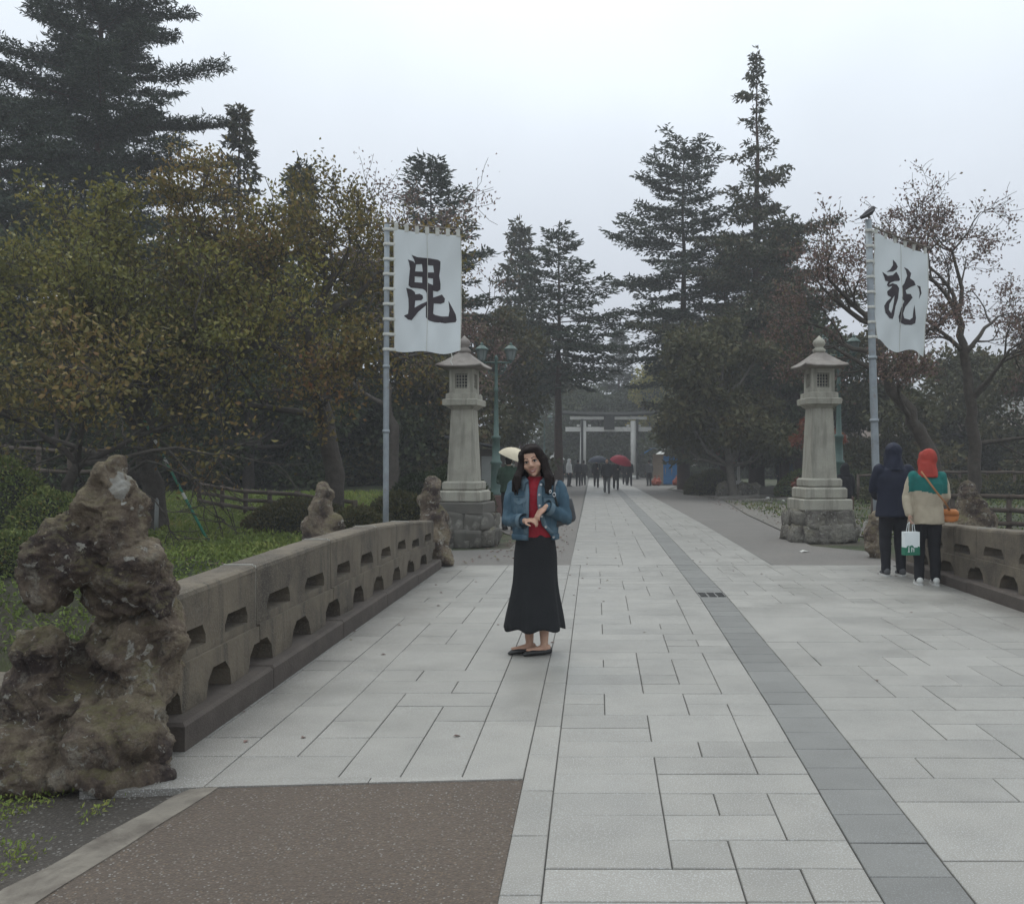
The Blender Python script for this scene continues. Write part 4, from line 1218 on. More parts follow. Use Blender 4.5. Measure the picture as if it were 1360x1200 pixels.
# fallen leaves scattered over the bank and verge
def litter():
    rng = np.random.default_rng(120); n = 2600
    X = np.concatenate([rng.uniform(-9, -2.9, 1500), rng.uniform(4.3, 9, 800), rng.uniform(-2.0, -.4, 240)])
    Y = np.concatenate([rng.uniform(13, 22, 1500), rng.uniform(18.5, 40, 800), rng.uniform(13.3, 22, 240)])
    ok = hfun(X, Y) > -.6; X, Y = X[ok], Y[ok]
    Z = np.maximum(hfun(X, Y), -.005) + .012
    P = np.stack([X, Y, Z], 1); ax = np.concatenate([rng.normal(size=(len(P), 2)), np.zeros((len(P), 1))], 1) * 4
    me = leaves_mesh('litter', P, rng.uniform(.05, .09, len(P)), .045, ax, droop=0, rng=rng, jitter=.3, up=6)
    tag(new_obj('fallen_leaves', me, M['lf_rust']), 'scattered brown fallen leaves on verge and bank', 'leaves', kind='stuff')
litter()
def path_leaves():
    rng = np.random.default_rng(121); n = 46
    Y = rng.uniform(4.5, 16, n); X = np.where(Y < 13, np.where(rng.random(n) < .6, -2.0 + rng.random(n) ** 2 * 2.4, rng.uniform(-.2, 4.0, n)), rng.uniform(-.2, 2.5, n))
    P = np.stack([X, Y, np.full(n, .004)], 1); ax = np.concatenate([rng.normal(size=(n, 2)), np.zeros((n, 1))], 1) * 8
    me = leaves_mesh('litter', P, rng.uniform(.03, .055, n), .026, ax, droop=0, rng=rng, jitter=.12, up=40)
    tag(new_obj('paving_leaves', me, M['lf_rust']), 'few small fallen leaves lying on the granite paving', 'leaves', kind='stuff')
path_leaves()

# wooded hill far off on the right
def hill():
    rng = np.random.default_rng(130)
    xs = np.linspace(30, 290, 90); ys = np.linspace(150, 320, 26)
    X, Y = np.meshgrid(xs, ys)
    Z = 38 * np.exp(-((X - 150) / 80) ** 2) * np.exp(-((Y - 250) / 55) ** 2)
    Z = Z + np.array([[noise.noise(Vector((x * .12, y * .12, 2))) * 3 for x in xs] for y in ys]) * (Z > 3) - 1
    idx = np.arange(X.size).reshape(X.shape)
    F = np.stack([idx[:-1, :-1], idx[:-1, 1:], idx[1:, 1:], idx[1:, :-1]], -1).reshape(-1, 4)
    M['hill'] = surf('hill_woods', (.035, .042, .026), (.06, .055, .03), .15, .95, .6, .6, 2.0, world=True)
    tag(new_obj('hill', np_mesh('hill', np.stack([X, Y, Z], -1).reshape(-1, 3), F), M['hill'], smooth=True), kind='structure')
hill()

# ================================================================== banners on poles
M['steel'] = surf('galvanised_pole', (.30, .33, .35), (.22, .24, .26), 8, .5, .1, metal=.3, stain=(.20, .17, .13), sscale=3, sgain=(.55, .7))
M['cloth'] = leafmat('banner_cloth', [(0, (.72, .75, .76)), (1, (.72, .75, .76))], rough=.9, trans=.25)
M['ink'] = surf('banner_ink', (.035, .028, .034), (.05, .04, .046), 8, .9, .0)
M['tape'] = surf('white_tape', (.60, .60, .56), (.48, .47, .43), 12, .9, .2)
M['bamboo'] = surf('rod', (.18, .15, .12), (.12, .10, .08), 10, .7, .2)

HIGH = ([[(248, 335), (295, 352), (395, 357), (460, 368), (480, 382), (478, 440), (470, 495), (480, 560), (478, 605), (455, 622), (420, 618), (420, 672), (450, 660), (490, 642), (515, 675), (510, 705), (480, 718), (425, 718), (420, 800), (435, 810), (490, 818), (545, 815), (552, 770), (542, 690), (570, 740), (600, 800), (607, 845), (600, 862), (520, 870), (430, 870), (385, 862), (362, 840), (362, 742), (300, 800), (245, 868), (215, 862), (182, 833), (215, 815), (220, 760), (218, 690), (203, 606), (245, 615), (270, 635), (275, 655), (310, 648), (335, 660), (340, 685), (325, 702), (275, 706), (270, 765), (320, 735), (370, 708), (368, 640), (355, 618), (335, 607), (290, 603), (240, 602), (222, 585), (228, 520), (236, 450), (228, 400), (218, 375), (262, 388), (276, 402), (268, 372)]],
        [[(284, 412), (330, 405), (335, 465), (275, 468)], [(375, 412), (420, 415), (428, 470), (375, 470)], [(272, 508), (330, 508), (330, 555), (270, 555)], [(375, 515), (420, 520), (420, 572), (392, 562), (372, 550)]])
DRAGON = ([[(305, 402), (325, 425), (337, 450), (325, 475), (300, 495), (262, 508), (285, 480), (302, 445)],
           [(237, 512), (268, 535), (300, 522), (325, 490), (345, 518), (352, 545), (345, 556), (315, 562), (288, 580), (274, 602), (300, 582), (328, 586), (342, 612), (338, 640), (332, 690), (316, 750), (306, 820), (294, 850), (270, 856), (247, 828), (242, 775), (260, 732), (292, 690), (268, 682), (264, 655), (290, 620), (298, 604), (275, 618), (262, 606), (272, 578), (252, 578), (246, 548)],
           [(383, 445), (408, 458), (425, 490), (416, 530), (440, 550), (452, 580), (420, 598), (386, 625), (394, 652), (424, 652), (438, 680), (420, 712), (390, 752), (375, 800), (385, 838), (420, 856), (440, 838), (444, 780), (450, 735), (460, 840), (458, 880), (430, 898), (390, 890), (355, 862), (345, 820), (355, 760), (378, 708), (358, 690), (365, 640), (360, 600), (380, 570), (400, 510), (395, 470)],
           [(460, 582), (485, 586), (491, 640), (474, 688), (480, 640), (475, 604)]],
          [[(302, 690), (312, 672), (306, 720), (296, 770), (283, 812), (268, 792), (276, 745)]])

def banner_set(pole_label, cloth_label, base, top, lean, r, width, height, ang, z_top, sag_r, rot, glyph, box, ztop_off, ragged, group_p, group_b, loops):
    """pole plus a cloth hung from it. width/height metres; ang: turn of the cloth about the pole; box: glyph coordinates of the cloth's corners"""
    po = thing('flag_pole', pole_label, 'pole', base, 0, group_p)
    tp = Vector((lean, 0, top))
    mb = MB(); mb.tube([(0, 0, 0), tp * .25, tp * .5, tp * .8, tp], [r, r, r, r * .92, r * .9], 14); mb.obj('tube', M['steel'], po, True)
    for z in (.55, top * .42, top * .6):
        mb = MB(); q = tp * (z / top); mb.tube([q, q + Vector((0, 0, .045))], r * 1.22, 14); mb.obj('clamp', M['steel'], po, True)
    base = Vector(base)
    d = Vector((math.cos(ang), math.sin(ang), 0)); nrm = Vector((d.y, -d.x, 0))     # nrm towards the viewer
    org = base + tp * (z_top / top) + d * (r + .06) + nrm * .0
    ph = random.random() * 6
    def cl(u, v, off=0.0):
        zt = -sag_r * u - .02 * math.sin(u * math.pi)
        hh = height * (1 + rot * u) + (ragged * .035 * math.sin(u * 9 + ph) * v)
        if v > .97: hh += .02 * math.sin(u * math.pi) * height * .5
        dep = .06 * math.sin(v * 4.2 + u * 2.5 + ph) * u + .032 * math.sin(u * 8 + v * 3 + ph) * (.25 + .75 * v) + .07 * v * u * (1 - u) + .012 * math.sin(u * 17 - v * 9 + ph) * v + .010 * math.sin((u + v) * 14)
        return org + d * (width * u) + Vector((0, 0, zt - hh * v)) + nrm * (dep + off)
    ba = thing('banner', cloth_label, 'banner', (0, 0, 0), 0, group_b)
    nu, nv = 16, 30
    V, F = [], []
    for off in (0.0, -.004):
        for j in range(nv + 1):
            for i in range(nu + 1): V.append(cl(i / nu, j / nv, off))
    n1 = (nu + 1) * (nv + 1)
    for j in range(nv):
        for i in range(nu):
            a = j * (nu + 1) + i; q = (a, a + nu + 1, a + nu + 2, a + 1)
            F.append(q); F.append(tuple(n1 + k for k in reversed(q)))
    me = bpy.data.meshes.new('cloth'); me.from_pydata(V, [], F); me.update()
    new_obj('cloth', me, M['cloth'], ba, True)
    x0, x1, yt0, yt1, yb0, yb1 = box
    gv, gt = fill2d(glyph[0], glyph[1], grid=28)
    V = []
    for p in gv:
        u = (p.x - x0) / (x1 - x0); v = (p.y - (yt0 + (yt1 - yt0) * u)) / ((yb0 + (yb1 - yb0) * u) - (yt0 + (yt1 - yt0) * u))
        V.append(cl(u, v, .004))
    me = bpy.data.meshes.new('character'); me.from_pydata(V, [], gt); me.update()
    bm = bmesh.new(); bm.from_mesh(me); bmesh.ops.recalc_face_normals(bm, faces=bm.faces); bm.to_mesh(me); bm.free()
    new_obj('brushed_character', me, M['ink'], ba)
    # seam down the middle, hems
    sm = MB(); sm.tube([cl(.5, i / 14, .005) for i in range(15)], .004, 4); sm.obj('seam', M['tape'], ba)
    for u in (0.004, .996):
        sm = MB(); sm.tube([cl(u, i / 14, .0) for i in range(15)], .007, 5); sm.obj('hem', M['tape'], ba)
    # loops to the pole and along the rod
    for k in range(loops[0]):
        v = k / (loops[0] - 1) * .985 + .005
        c = cl(0, v); q = base + tp * ((c.z - base.z) / top)
        lp = MB(); lp.tube([c + d * .02, q + nrm * r * 1.15 + d * .02, q + nrm * r * 1.1 - d * r * .6, q - d * r * 1.25, q - nrm * r * 1.15, c - nrm * .01], (.004, .022), 5); lp.obj('pole_loop', M['tape'], ba)
    e0, e1 = cl(0, 0) + Vector((0, 0, .085)) - d * (r + .08), cl(1, 0) + Vector((0, 0, .085)) + d * .03
    rd = MB(); rd.tube([e0, e0.lerp(e1, .5) - Vector((0, 0, .006)), e1], .013, 8); rd.obj('top_rod', M['bamboo'], ba)
    for k in range(loops[1]):
        u = .04 + .92 * k / (loops[1] - 1)
        c = cl(u, 0); t = c + Vector((0, 0, .088))
        lp = MB(); w2 = d * .028
        for s_ in (1, -1):
            o_ = nrm * .016 * s_
            lp.add([c - w2 + nrm * .003 * s_ - Vector((0, 0, .02)), c + w2 + nrm * .003 * s_ - Vector((0, 0, .02)), t + w2 + o_, t - w2 + o_], [(0, 1, 2, 3)])
        lp.add([t - w2 + nrm * .016, t + w2 + nrm * .016, t + w2 - nrm * .016 + Vector((0, 0, .004)), t - w2 - nrm * .016 + Vector((0, 0, .004))], [(0, 1, 2, 3)])
        lp.obj('rod_loop', M['tape'], ba)
    # loose cord at the lower outer corner
    c = cl(.86, 1.0)
    cd = MB(); cd.tube([c, c + Vector((.015, 0, -.06)), c + Vector((-.01, 0, -.12)), c + Vector((.02, 0, -.17))], .007, 5); cd.obj('cord', M['tape'], ba)
D = 13.3; pxm = FPX / D
b = at(512, D); b.z = -.3
banner_set('galvanised pole holding the banner on the left behind the parapet', 'white banner with one black brushed character on the left pole', b, topz(298, D) + .3, .02, .042, 89 / pxm, 160 / pxm, R(0), topz(304, D) + .3, 9 / pxm, -.04, HIGH,
           (105, 645, 130, 185, 1130, 1095), 0, .6, 'banner poles by the bridge', 'brushed banners', (9, 7))
D = 14.4; pxm = FPX / D
b = at(1167, D); b.z = -.2
banner_set('galvanised pole holding the banner on the right, a bird on its top', 'white banner with one flowing black brushed character on the right pole', b, topz(292, D) + .2, -.16, .058, 92 / pxm, 147 / pxm, R(26), topz(306, D) + .2, 21 / pxm, -.06, DRAGON,
           (190, 535, 215, 325, 1050, 1105), 0, 1.4, 'banner poles by the bridge', 'brushed banners', (8, 6))

# bird on the right pole
M['feather'] = surf('feathers', (.075, .07, .075), (.05, .047, .05), 14, .8, .3)
tp = W(1154, 292, 14.4)
bd = thing('bird', 'grey bird perched on top of the right banner pole', 'bird', tp, R(15))
mb = MB()
mb.tube([(-.15, 0, .02), (-.10, 0, .045), (-.04, 0, .085), (.02, 0, .125), (.06, 0, .165), (.085, 0, .195), (.115, 0, .197)], [(.014, .03), (.03, .035), (.05, .05), (.056, .056), (.045, .045), (.036, .036), (.012, .012)], 12)
mb.tube([(0, .018, .0), (0, .015, .09)], .007, 6); mb.tube([(0, -.018, .0), (0, -.015, .09)], .007, 6)
me = remesh(mb, .009); new_obj('body', me, M['feather'], bd, True)
mb = MB(); mb.tube([(.112, 0, .198), (.15, 0, .188)], [.009, .002], 6); mb.obj('beak', M['ink'], bd)
for s_ in (-1, 1):
    mb = MB(); mb.tube([(.05, s_ * .05, .15), (-.02, s_ * .06, .1), (-.1, s_ * .035, .05), (-.17, s_ * .012, .015)], [(.02, .008), (.04, .01), (.028, .008), (.006, .004)], 8); mb.obj('wing', M['feather'], bd, True)
mb = MB(); mb.tube([(-.12, 0, .035), (-.2, 0, .0), (-.24, 0, -.02)], [(.022, .008), (.03, .007), (.028, .006)], 8); mb.obj('tail', M['feather'], bd, True)

# ================================================================== street lamps
M['lampgreen'] = surf('lamp_green', (.065, .115, .10), (.045, .085, .075), 6, .5, .15, stain=(.11, .14, .13), sscale=4, sgain=(.58, .75))
M['lampglass'] = surf('lamp_glass', (.20, .22, .22), (.15, .17, .17), 4, .2, .0)
M['pedestal'] = surf('red_brick_pedestal', (.12, .065, .055), (.085, .05, .045), 12, .8, .5)
def lamp(label, px, D, H, ped, rz=0.0):
    p = at(px, D); p.z = min(hz(p.x, p.y), -.01)
    o = thing('street_lamp', label, 'lamp', p, rz, 'green twin-headed street lamps')
    z0 = 0
    if ped:
        mb = MB(); mb.box((0, 0, .28), (.62, .62, .60), ch=.02); mb.obj('pedestal', M['pedestal'], o); z0 = .57
    mb = MB()
    mb.lathe([(.21, z0), (.21, z0 + .05), (.17, z0 + .12), (.155, z0 + .2), (.14, z0 + .85), (.165, z0 + .88), (.165, z0 + .93), (.12, z0 + .96), (.10, z0 + 1.55), (.125, z0 + 1.57), (.125, z0 + 1.62), (.075, z0 + 1.66), (.05, H - 1.3), (.065, H - 1.28), (.065, H - 1.24), (.045, H - 1.2), (.042, H - .45), (.06, H - .42), (.05, H - .36), (.02, H - .30)], 12)
    mb.obj('post', M['lampgreen'], o, True)
    mb = MB(); mb.tube([(-.42, 0, H - .5), (.42, 0, H - .5)], .024, 8)
    for s_ in (-1, 1): mb.tube([(s_ * .05, 0, H - .85), (s_ * .2, 0, H - .78), (s_ * .3, 0, H - .52)], .014, 6)
    mb.obj('crossarm', M['lampgreen'], o, True)
    for s_ in (-1, 1):
        hd = MB(); hd.lathe([(.03, H - .5), (.05, H - .46), (.085, H - .44)], 8, (s_ * .40, 0, 0)); h_ = hd.obj('lamp_head', M['lampgreen'], o)
        mb = MB(); mb.lathe([(.085, H - .435), (.15, H - .15)], 6, (s_ * .40, 0, 0)); mb.obj('glass', M['lampglass'], h_)
        mb = MB(); mb.lathe([(.19, H - .152), (.19, H - .13), (.10, H - .05), (.045, H - .02), (.05, H + .01), (.01, H + .06)], 8, (s_ * .40, 0, 0)); mb.obj('cap', M['lampgreen'], h_)
        mb = MB()
        for k in range(6):
            an = k * math.pi / 3
            mb.tube([(s_ * .40 + .09 * math.cos(an), .09 * math.sin(an), H - .435), (s_ * .40 + .155 * math.cos(an), .155 * math.sin(an), H - .15)], .008, 4)
        mb.obj('glazing_bars', M['lampgreen'], h_)
lamp('tall green lamp on a red pedestal just right of the left lantern', 659, 25.5, topz(456, 25.5), True)
lamp('green lamp rising behind the right stone lantern', 1114, 24.5, topz(446, 24.5), True)
lamp('distant green twin lamp left of the torii', 723, 64, topz(551, 64), False)
lamp('distant green twin lamp right of the blue booth', 898, 64, topz(549, 64), False)

# ================================================================== torii
M['torii'] = surf('torii_stone', (.56, .55, .52), (.46, .45, .43), 2, .8, .2, stain=(.2, .2, .19), sscale=1.2, sgain=(.55, .8))
M['copper'] = surf('torii_roof', (.022, .024, .022), (.03, .03, .028), 2, .85, .2, spec=.08)
D = 82; s_ = D / FPX
tx = at(808, D)
to = thing('torii', 'pale torii gate with dark roof beam at the end of the path', 'gate', (tx.x, D, -.05))
def tq(px, py): return ((px - 808) * s_, 0, topz(py, D) + .05)
for px in (775, 841):
    x = (px - 808) * s_; lean = .10 if px < 808 else -.10
    mb = MB(); mb.tube([(x - lean, 0, 0), (x, 0, topz(558, D))], [.30, .25], 16); mb.obj('pillar', M['torii'], to, True)
    mb = MB(); mb.lathe([(.46, 0), (.46, .22), (.36, .34), (.31, .36)], 16, (x - lean, 0, 0)); mb.obj('pillar_foot', M['torii'], to)
    mb = MB(); xx = x + (-.12 if px < 808 else .34); mb.tube([(xx, -.42, 0), (xx, -.42, topz(556, D))], .11, 10); mb.obj('dark_post', M['copper'], to, True)
a, c = tq(751, 567), tq(865, 573)
mb = MB(); mb.box(((a[0] + c[0]) / 2, 0, (a[2] + c[2]) / 2), (c[0] - a[0], .34, abs(a[2] - c[2])), ch=.02); mb.obj('tie_beam', M['torii'], to)
a, c = tq(757, 553), tq(859, 557)
mb = MB(); mb.box(((a[0] + c[0]) / 2, 0, (a[2] + c[2]) / 2), (c[0] - a[0], .42, abs(a[2] - c[2])), ch=.02); mb.obj('lintel', M['torii'], to)
rings = []
for i in range(13):
    t = -1 + i / 6; x = t * 4.35; lift = .14 * abs(t) ** 2.4; z = topz(552, D) + .05 + lift
    rings.append([(x, -.42, z), (x, -.45, z + .12), (x, 0, z + .34), (x, .45, z + .12), (x, .42, z)])
mb = MB(); mb.loft(rings); mb.obj('roof_beam', M['copper'], to)
a, c = tq(802, 552), tq(816, 571)
mb = MB(); mb.box(((a[0] + c[0]) / 2, -.3, (a[2] + c[2]) / 2 + .05), (c[0] - a[0], .16, abs(a[2] - c[2])), ch=.02); mb.obj('plaque', M['copper'], to)
for px in (768, 783, 834, 849):
    mb = MB(); q = tq(px, 565); mb.box((q[0], 0, q[2]), (.26, .40, .18), ch=.01); mb.obj('wedge', M['torii'], to)

# ================================================================== booth with a blue tarpaulin
M['bluetarp'] = surf('blue_tarpaulin', (.03, .20, .46), (.025, .15, .36), 3, .45, .4, 12, .03)
M['plyboard'] = surf('beige_board', (.34, .27, .21), (.28, .22, .17), 3, .8, .1)
M['tin'] = surf('dark_tin', (.045, .048, .05), (.03, .03, .033), 4, .5, .2)
M['orange'] = surf('orange_plastic', (.38, .07, .03), (.3, .055, .025), 5, .45, .05)
D = 60; p = at(885, D)
bo = thing('booth', 'small booth hung with a bright blue tarpaulin beside the far path', 'booth', (p.x, D, -.01), R(-12))
mb = MB(); mb.box((0, .6, 1.0), (1.75, 1.5, 2.0)); mb.obj('wall', M['plyboard'], bo)
rings = []
for i in range(9):
    x = -.17 + i * .135; yy = -.19 + .03 * math.sin(i * 1.9)
    rings.append([(x, yy, .06), (x, yy + .02, 1.0), (x, yy - .02, 1.86), (x, -.13, 1.90)])
mb = MB(); mb.loft(rings, closed=False, caps=False); mb.obj('tarpaulin', M['bluetarp'], bo, True)
mb = MB(); mb.add([(-1.15, -.55, 2.42), (1.15, -.55, 1.98), (1.15, 1.5, 2.0), (-1.15, 1.5, 2.44), (-1.15, -.55, 2.36), (1.15, -.55, 1.92), (1.15, 1.5, 1.94), (-1.15, 1.5, 2.38)], [(0, 1, 2, 3), (7, 6, 5, 4), (0, 4, 5, 1), (1, 5, 6, 2), (2, 6, 7, 3), (3, 7, 4, 0)]); mb.obj('roof', M['tin'], bo)
mb = MB(); mb.add([(-1.35, -.6, 2.14), (-.72, -.62, 2.42), (-.72, .6, 2.45), (-1.35, .6, 2.20), (-1.38, -.62, 2.02)], [(0, 1, 2, 3), (0, 4, 1)]); mb.obj('tarpaulin_flap', M['bluetarp'], bo)
for x in (-1.0, 1.0):
    mb = MB(); mb.box((x, -.45, 1.0), (.07, .07, 2.0)); mb.obj('post', M['tin'], bo)
def cone(label, px, D):
    p = at(px, D); o = thing('orange_bag', label, 'bag', (p.x, p.y, -.01))
    mb = MB(); mb.ball((0, 0, .20), (.22, .18, .21), seg=14, rings=10); mb.ball((.05, 0, .42), (.11, .09, .12), seg=10, rings=8)
    me = remesh(mb, .04); displace(me, lambda c_, n: .05 * noise.noise(c_ * 6 + Vector((px, 0, 0)))); new_obj('sack', me, M['orange'], o, True)
    mb = MB(); mb.tube([(.05, 0, .56), (.06, 0, .66)], [.05, .02], 8); mb.obj('knot', M['orange'], o, True)
cone('orange sack slumped at the left foot of the booth', 869, 58.5)
cone('orange sack leaning on the booth corner', 874, 58.2)
cone('orange sack right of the blue tarpaulin', 897, 59)

# ================================================================== hut behind the left lantern
M['hutwood'] = surf('hut_wood', (.075, .06, .048), (.05, .04, .033), 8, .8, .3)
M['hutpanel'] = surf('hut_panel', (.22, .23, .22), (.17, .18, .17), 3, .35, .05)
D = 30; p = at(640, D)
hu = thing('hut', 'dark wooden hut with a pale panel between lantern and lamp', 'hut', (p.x, D, -.02), R(8))
mb = MB(); mb.box((0, .7, .95), (1.5, 1.2, 1.9)); mb.obj('wall', M['hutwood'], hu)
mb = MB(); mb.box((.22, .075, 1.0), (.50, .05, 1.35), ch=.01); mb.obj('panel', M['hutpanel'], hu)
for x in (-.04, .48):
    mb = MB(); mb.box((x, .07, 1.0), (.05, .07, 1.45)); mb.obj('panel_frame', M['hutwood'], hu)
mb = MB(); mb.add([(-1.2, -.5, 2.35), (1.3, -.5, 1.85), (1.3, 1.6, 1.85), (-1.2, 1.6, 2.35), (-1.2, -.5, 2.28), (1.3, -.5, 1.78), (1.3, 1.6, 1.78), (-1.2, 1.6, 2.28)], [(0, 1, 2, 3), (7, 6, 5, 4), (0, 4, 5, 1), (1, 5, 6, 2), (2, 6, 7, 3), (3, 7, 4, 0)]); mb.obj('roof', M['tin'], hu)

# small lanterns by the torii
def small_lantern(label, px, D, H):
    p = at(px, D)
    o = thing('small_lantern', label, 'lantern', (p.x, D, -.02), R(random.uniform(-10, 10)), 'small stone lanterns by the torii')
    s = H / 2.0
    for name, prof, n in (('base', [(.42, 0), (.42, .12), (.30, .22), (.22, .26)], 6), ('shaft', [(.17, .26), (.15, .6), (.15, .95), (.19, .98)], 10), ('platform', [(.2, .98), (.38, 1.10), (.38, 1.2), (.3, 1.22)], 6), ('fire_box', [(.22, 1.22), (.21, 1.5)], 6), ('roof', [(.2, 1.5), (.52, 1.52), (.5, 1.58), (.25, 1.75), (.12, 1.8)], 6), ('finial', [(.1, 1.8), (.13, 1.86), (.1, 1.93), (.02, 2.0)], 10)):
        mb = MB(); mb.lathe([(a * s, z * s) for a, z in prof], n); mb.obj(name, M['torii'], o)
small_lantern('small pale stone lantern left of the torii', 738, 56, 2.15)
small_lantern('small pale stone lantern behind the blue booth', 881, 66, 2.55)
# stone pillars and posts right of the booth
for k, (px, D, yt, r_, lb) in enumerate([(921, 70, 588, .16, 'left one of two pale stone pillars right of the booth'), (927, 70, 590, .14, 'right one of two pale stone pillars right of the booth')]):
    p = at(px, D); o = thing('stone_pillar', lb, 'pillar', (p.x, D, -.02), 0, 'pale stone pillars')
    mb = MB(); mb.frustum((0, 0, 0), (r_ * 2, r_ * 2), (r_ * 1.7, r_ * 1.7), topz(yt, D)); mb.obj('shaft', M['torii'], o)
    mb = MB(); mb.frustum((0, 0, topz(yt, D)), (r_ * 1.7, r_ * 1.7), (.02, .02), .12); mb.obj('tip', M['torii'], o)
    mb = MB(); mb.box((0, 0, .1), (r_ * 3, r_ * 3, .24), ch=.03); mb.obj('foot', M['torii'], o)
M['whitewood'] = surf('white_painted_wood', (.5, .49, .46), (.42, .41, .38), 5, .7, .1)
p = at(981, 40); o = thing('signpost', 'slim white wooden post among the verge stones', 'post', (p.x, 40, -.02))
mb = MB(); mb.box((0, 0, .75), (.11, .11, 1.5)); mb.obj('post', M['whitewood'], o)
mb = MB(); mb.box((0, 0, .35), (.2, .2, .7), ch=.02); mb.obj('lower_sleeve', M['whitewood'], o)
mb = MB(); mb.box((0, -.01, 2.1), (.13, .13, 1.25)); mb.obj('dark_upper_post', M['hutwood'], o)

# verge stones
def boulder(label, px, D, r, seed, mat='rock_pale', group='stones along the right verge', base=-.05):
    p = at(px, D); p.z = base
    o = thing('verge_stone', label, 'stone', p, 0, group)
    mb = MB(); mb.ball((0, 0, r[2] * .5), r, seg=14, rings=10)
    rr = random.Random(seed)
    for q in range(len(mb.v)):
        v = Vector(mb.v[q]); f = 1 + .32 * noise.noise(v * (1.6 / max(r)) + Vector((seed * 3.1, 0, 0))) + .12 * noise.noise(v * (4 / max(r)) + Vector((seed, 0, 0)))
        mb.v[q] = tuple(v * f)
    mb.obj('boulder', M[mat], o, True)
boulder('round grey stone left of the white post', 962, 40, (.42, .3, .42), 1)
boulder('grey stone at the foot of the white post', 979, 39.5, (.38, .3, .38), 2)
boulder('large pale peaked stone right of the white post', 996, 39.5, (.62, .4, .46), 3)
boulder('flat dark stone right of the pale peaked stone', 1020, 39.5, (.75, .4, .32), 4, 'lstone_dark')
for k in range(14):
    px = 1020 + (k * 37 % 55); py = 662 + (k * 17 % 9)
    g = G(px, py)
    o = tag(thing('loose_stone', ('small pale loose stone' if k % 5 == 0 else 'small dark loose stone') + ' in the scatter beside the right lantern footing', 'stone', (g.x, g.y, -.01), 0, 'loose stones on the verge'))
    mb = MB(); mb.ball((0, 0, .03), (.10 + .04 * math.sin(k), .08, .06), seg=8, rings=6, M=Matrix.Rotation(k, 4, 'Z')); mb.obj('pebble', M['whitewood'] if k % 5 == 0 else M['lstone_dark'], o, True)
g = G(1068, 732)
o = thing('paper_scrap', 'white scrap of paper lying on the asphalt before the right lantern', 'litter', (g.x, g.y, -.008), .4)
mb = MB(); mb.loft([[(-.08, -.04, .002), (-.03, -.05, .02), (.03, -.045, .008), (.09, -.04, .012)], [(-.085, .0, .012), (-.02, .01, .035), (.03, .0, .02), (.085, .01, .004)], [(-.07, .05, .003), (-.02, .045, .022), (.04, .05, .012), (.08, .05, .006)]], closed=False, caps=False); mb.obj('sheet', M['whitewood'], o, True)

# kerbs of the right verge
M['kerb'] = surf('kerb_stone', (.22, .205, .185), (.17, .155, .14), 4, .85, .3)
kb = tag(bpy.data.objects.new('kerb', None), kind='structure'); COL.objects.link(kb)
for (xa, ya), (xb, yb) in (((5.6, 33.5), (9.6, 36.5)), ((5.0, 36.5), (11.0, 41.5))):
    n = 6
    for i in range(n):
        a = Vector((xa + (xb - xa) * i / n, ya + (yb - ya) * i / n, 0)); c = Vector((xa + (xb - xa) * (i + 1) / n, ya + (yb - ya) * (i + 1) / n, 0))
        m_ = (a + c) / 2; ang = math.atan2(c.y - a.y, c.x - a.x)
        mb = MB(); mb.box((0, 0, .04), ((c - a).length - .015, .16, .13), ch=.01); k_ = mb.obj('kerb_stone', M['kerb'], kb); k_.location = (m_.x, m_.y, 0); k_.rotation_euler = (0, 0, ang)

# ================================================================== fences
M['log'] = surf('fence_log', (.085, .062, .048), (.055, .042, .034), 8, .9, .5, 30, .01)
def fence(label, a, c, n, H, rails, r=.045, name='log_fence', group=None):
    o = thing(name, label, 'fence', (0, 0, 0), 0, group)
    a, c = Vector(a), Vector(c)
    for i in range(n + 1):
        p = a.lerp(c, i / n); z = hz(p.x, p.y)
        mb = MB(); mb.tube([(p.x, p.y, z - .2), (p.x + random.gauss(0, .02), p.y, z + H)], [r * 1.25, r * 1.15], 8); mb.obj('post', M['log'], o, True)
    for rz_ in rails:
        for i in range(n):
            p, q = a.lerp(c, i / n), a.lerp(c, (i + 1) / n)
            mb = MB(); mb.tube([(p.x, p.y - r, hz(p.x, p.y) + rz_ * H), (q.x, q.y - r, hz(q.x, q.y) + rz_ * H + random.gauss(0, .015))], [r, r * .9], 8); mb.obj('rail', M['log'], o, True)
fence('brown log fence across the back of the left grass bank', at(265, 22), at(470, 18.5), 6, .62, (.28, .58, .9))
fence('dark rail fence climbing behind the clipped mounds at the left', at(-30, 23), at(140, 21), 4, 1.5, (.62, .95))
fence('brown rail fence behind the right parapet, nearer row', at(1160, 19), at(1420, 17), 7, .85, (.35, .65, .95))
fence('brown rail fence beyond the right moat, farther row', at(1140, 31), at(1420, 29), 8, .95, (.5, .95))
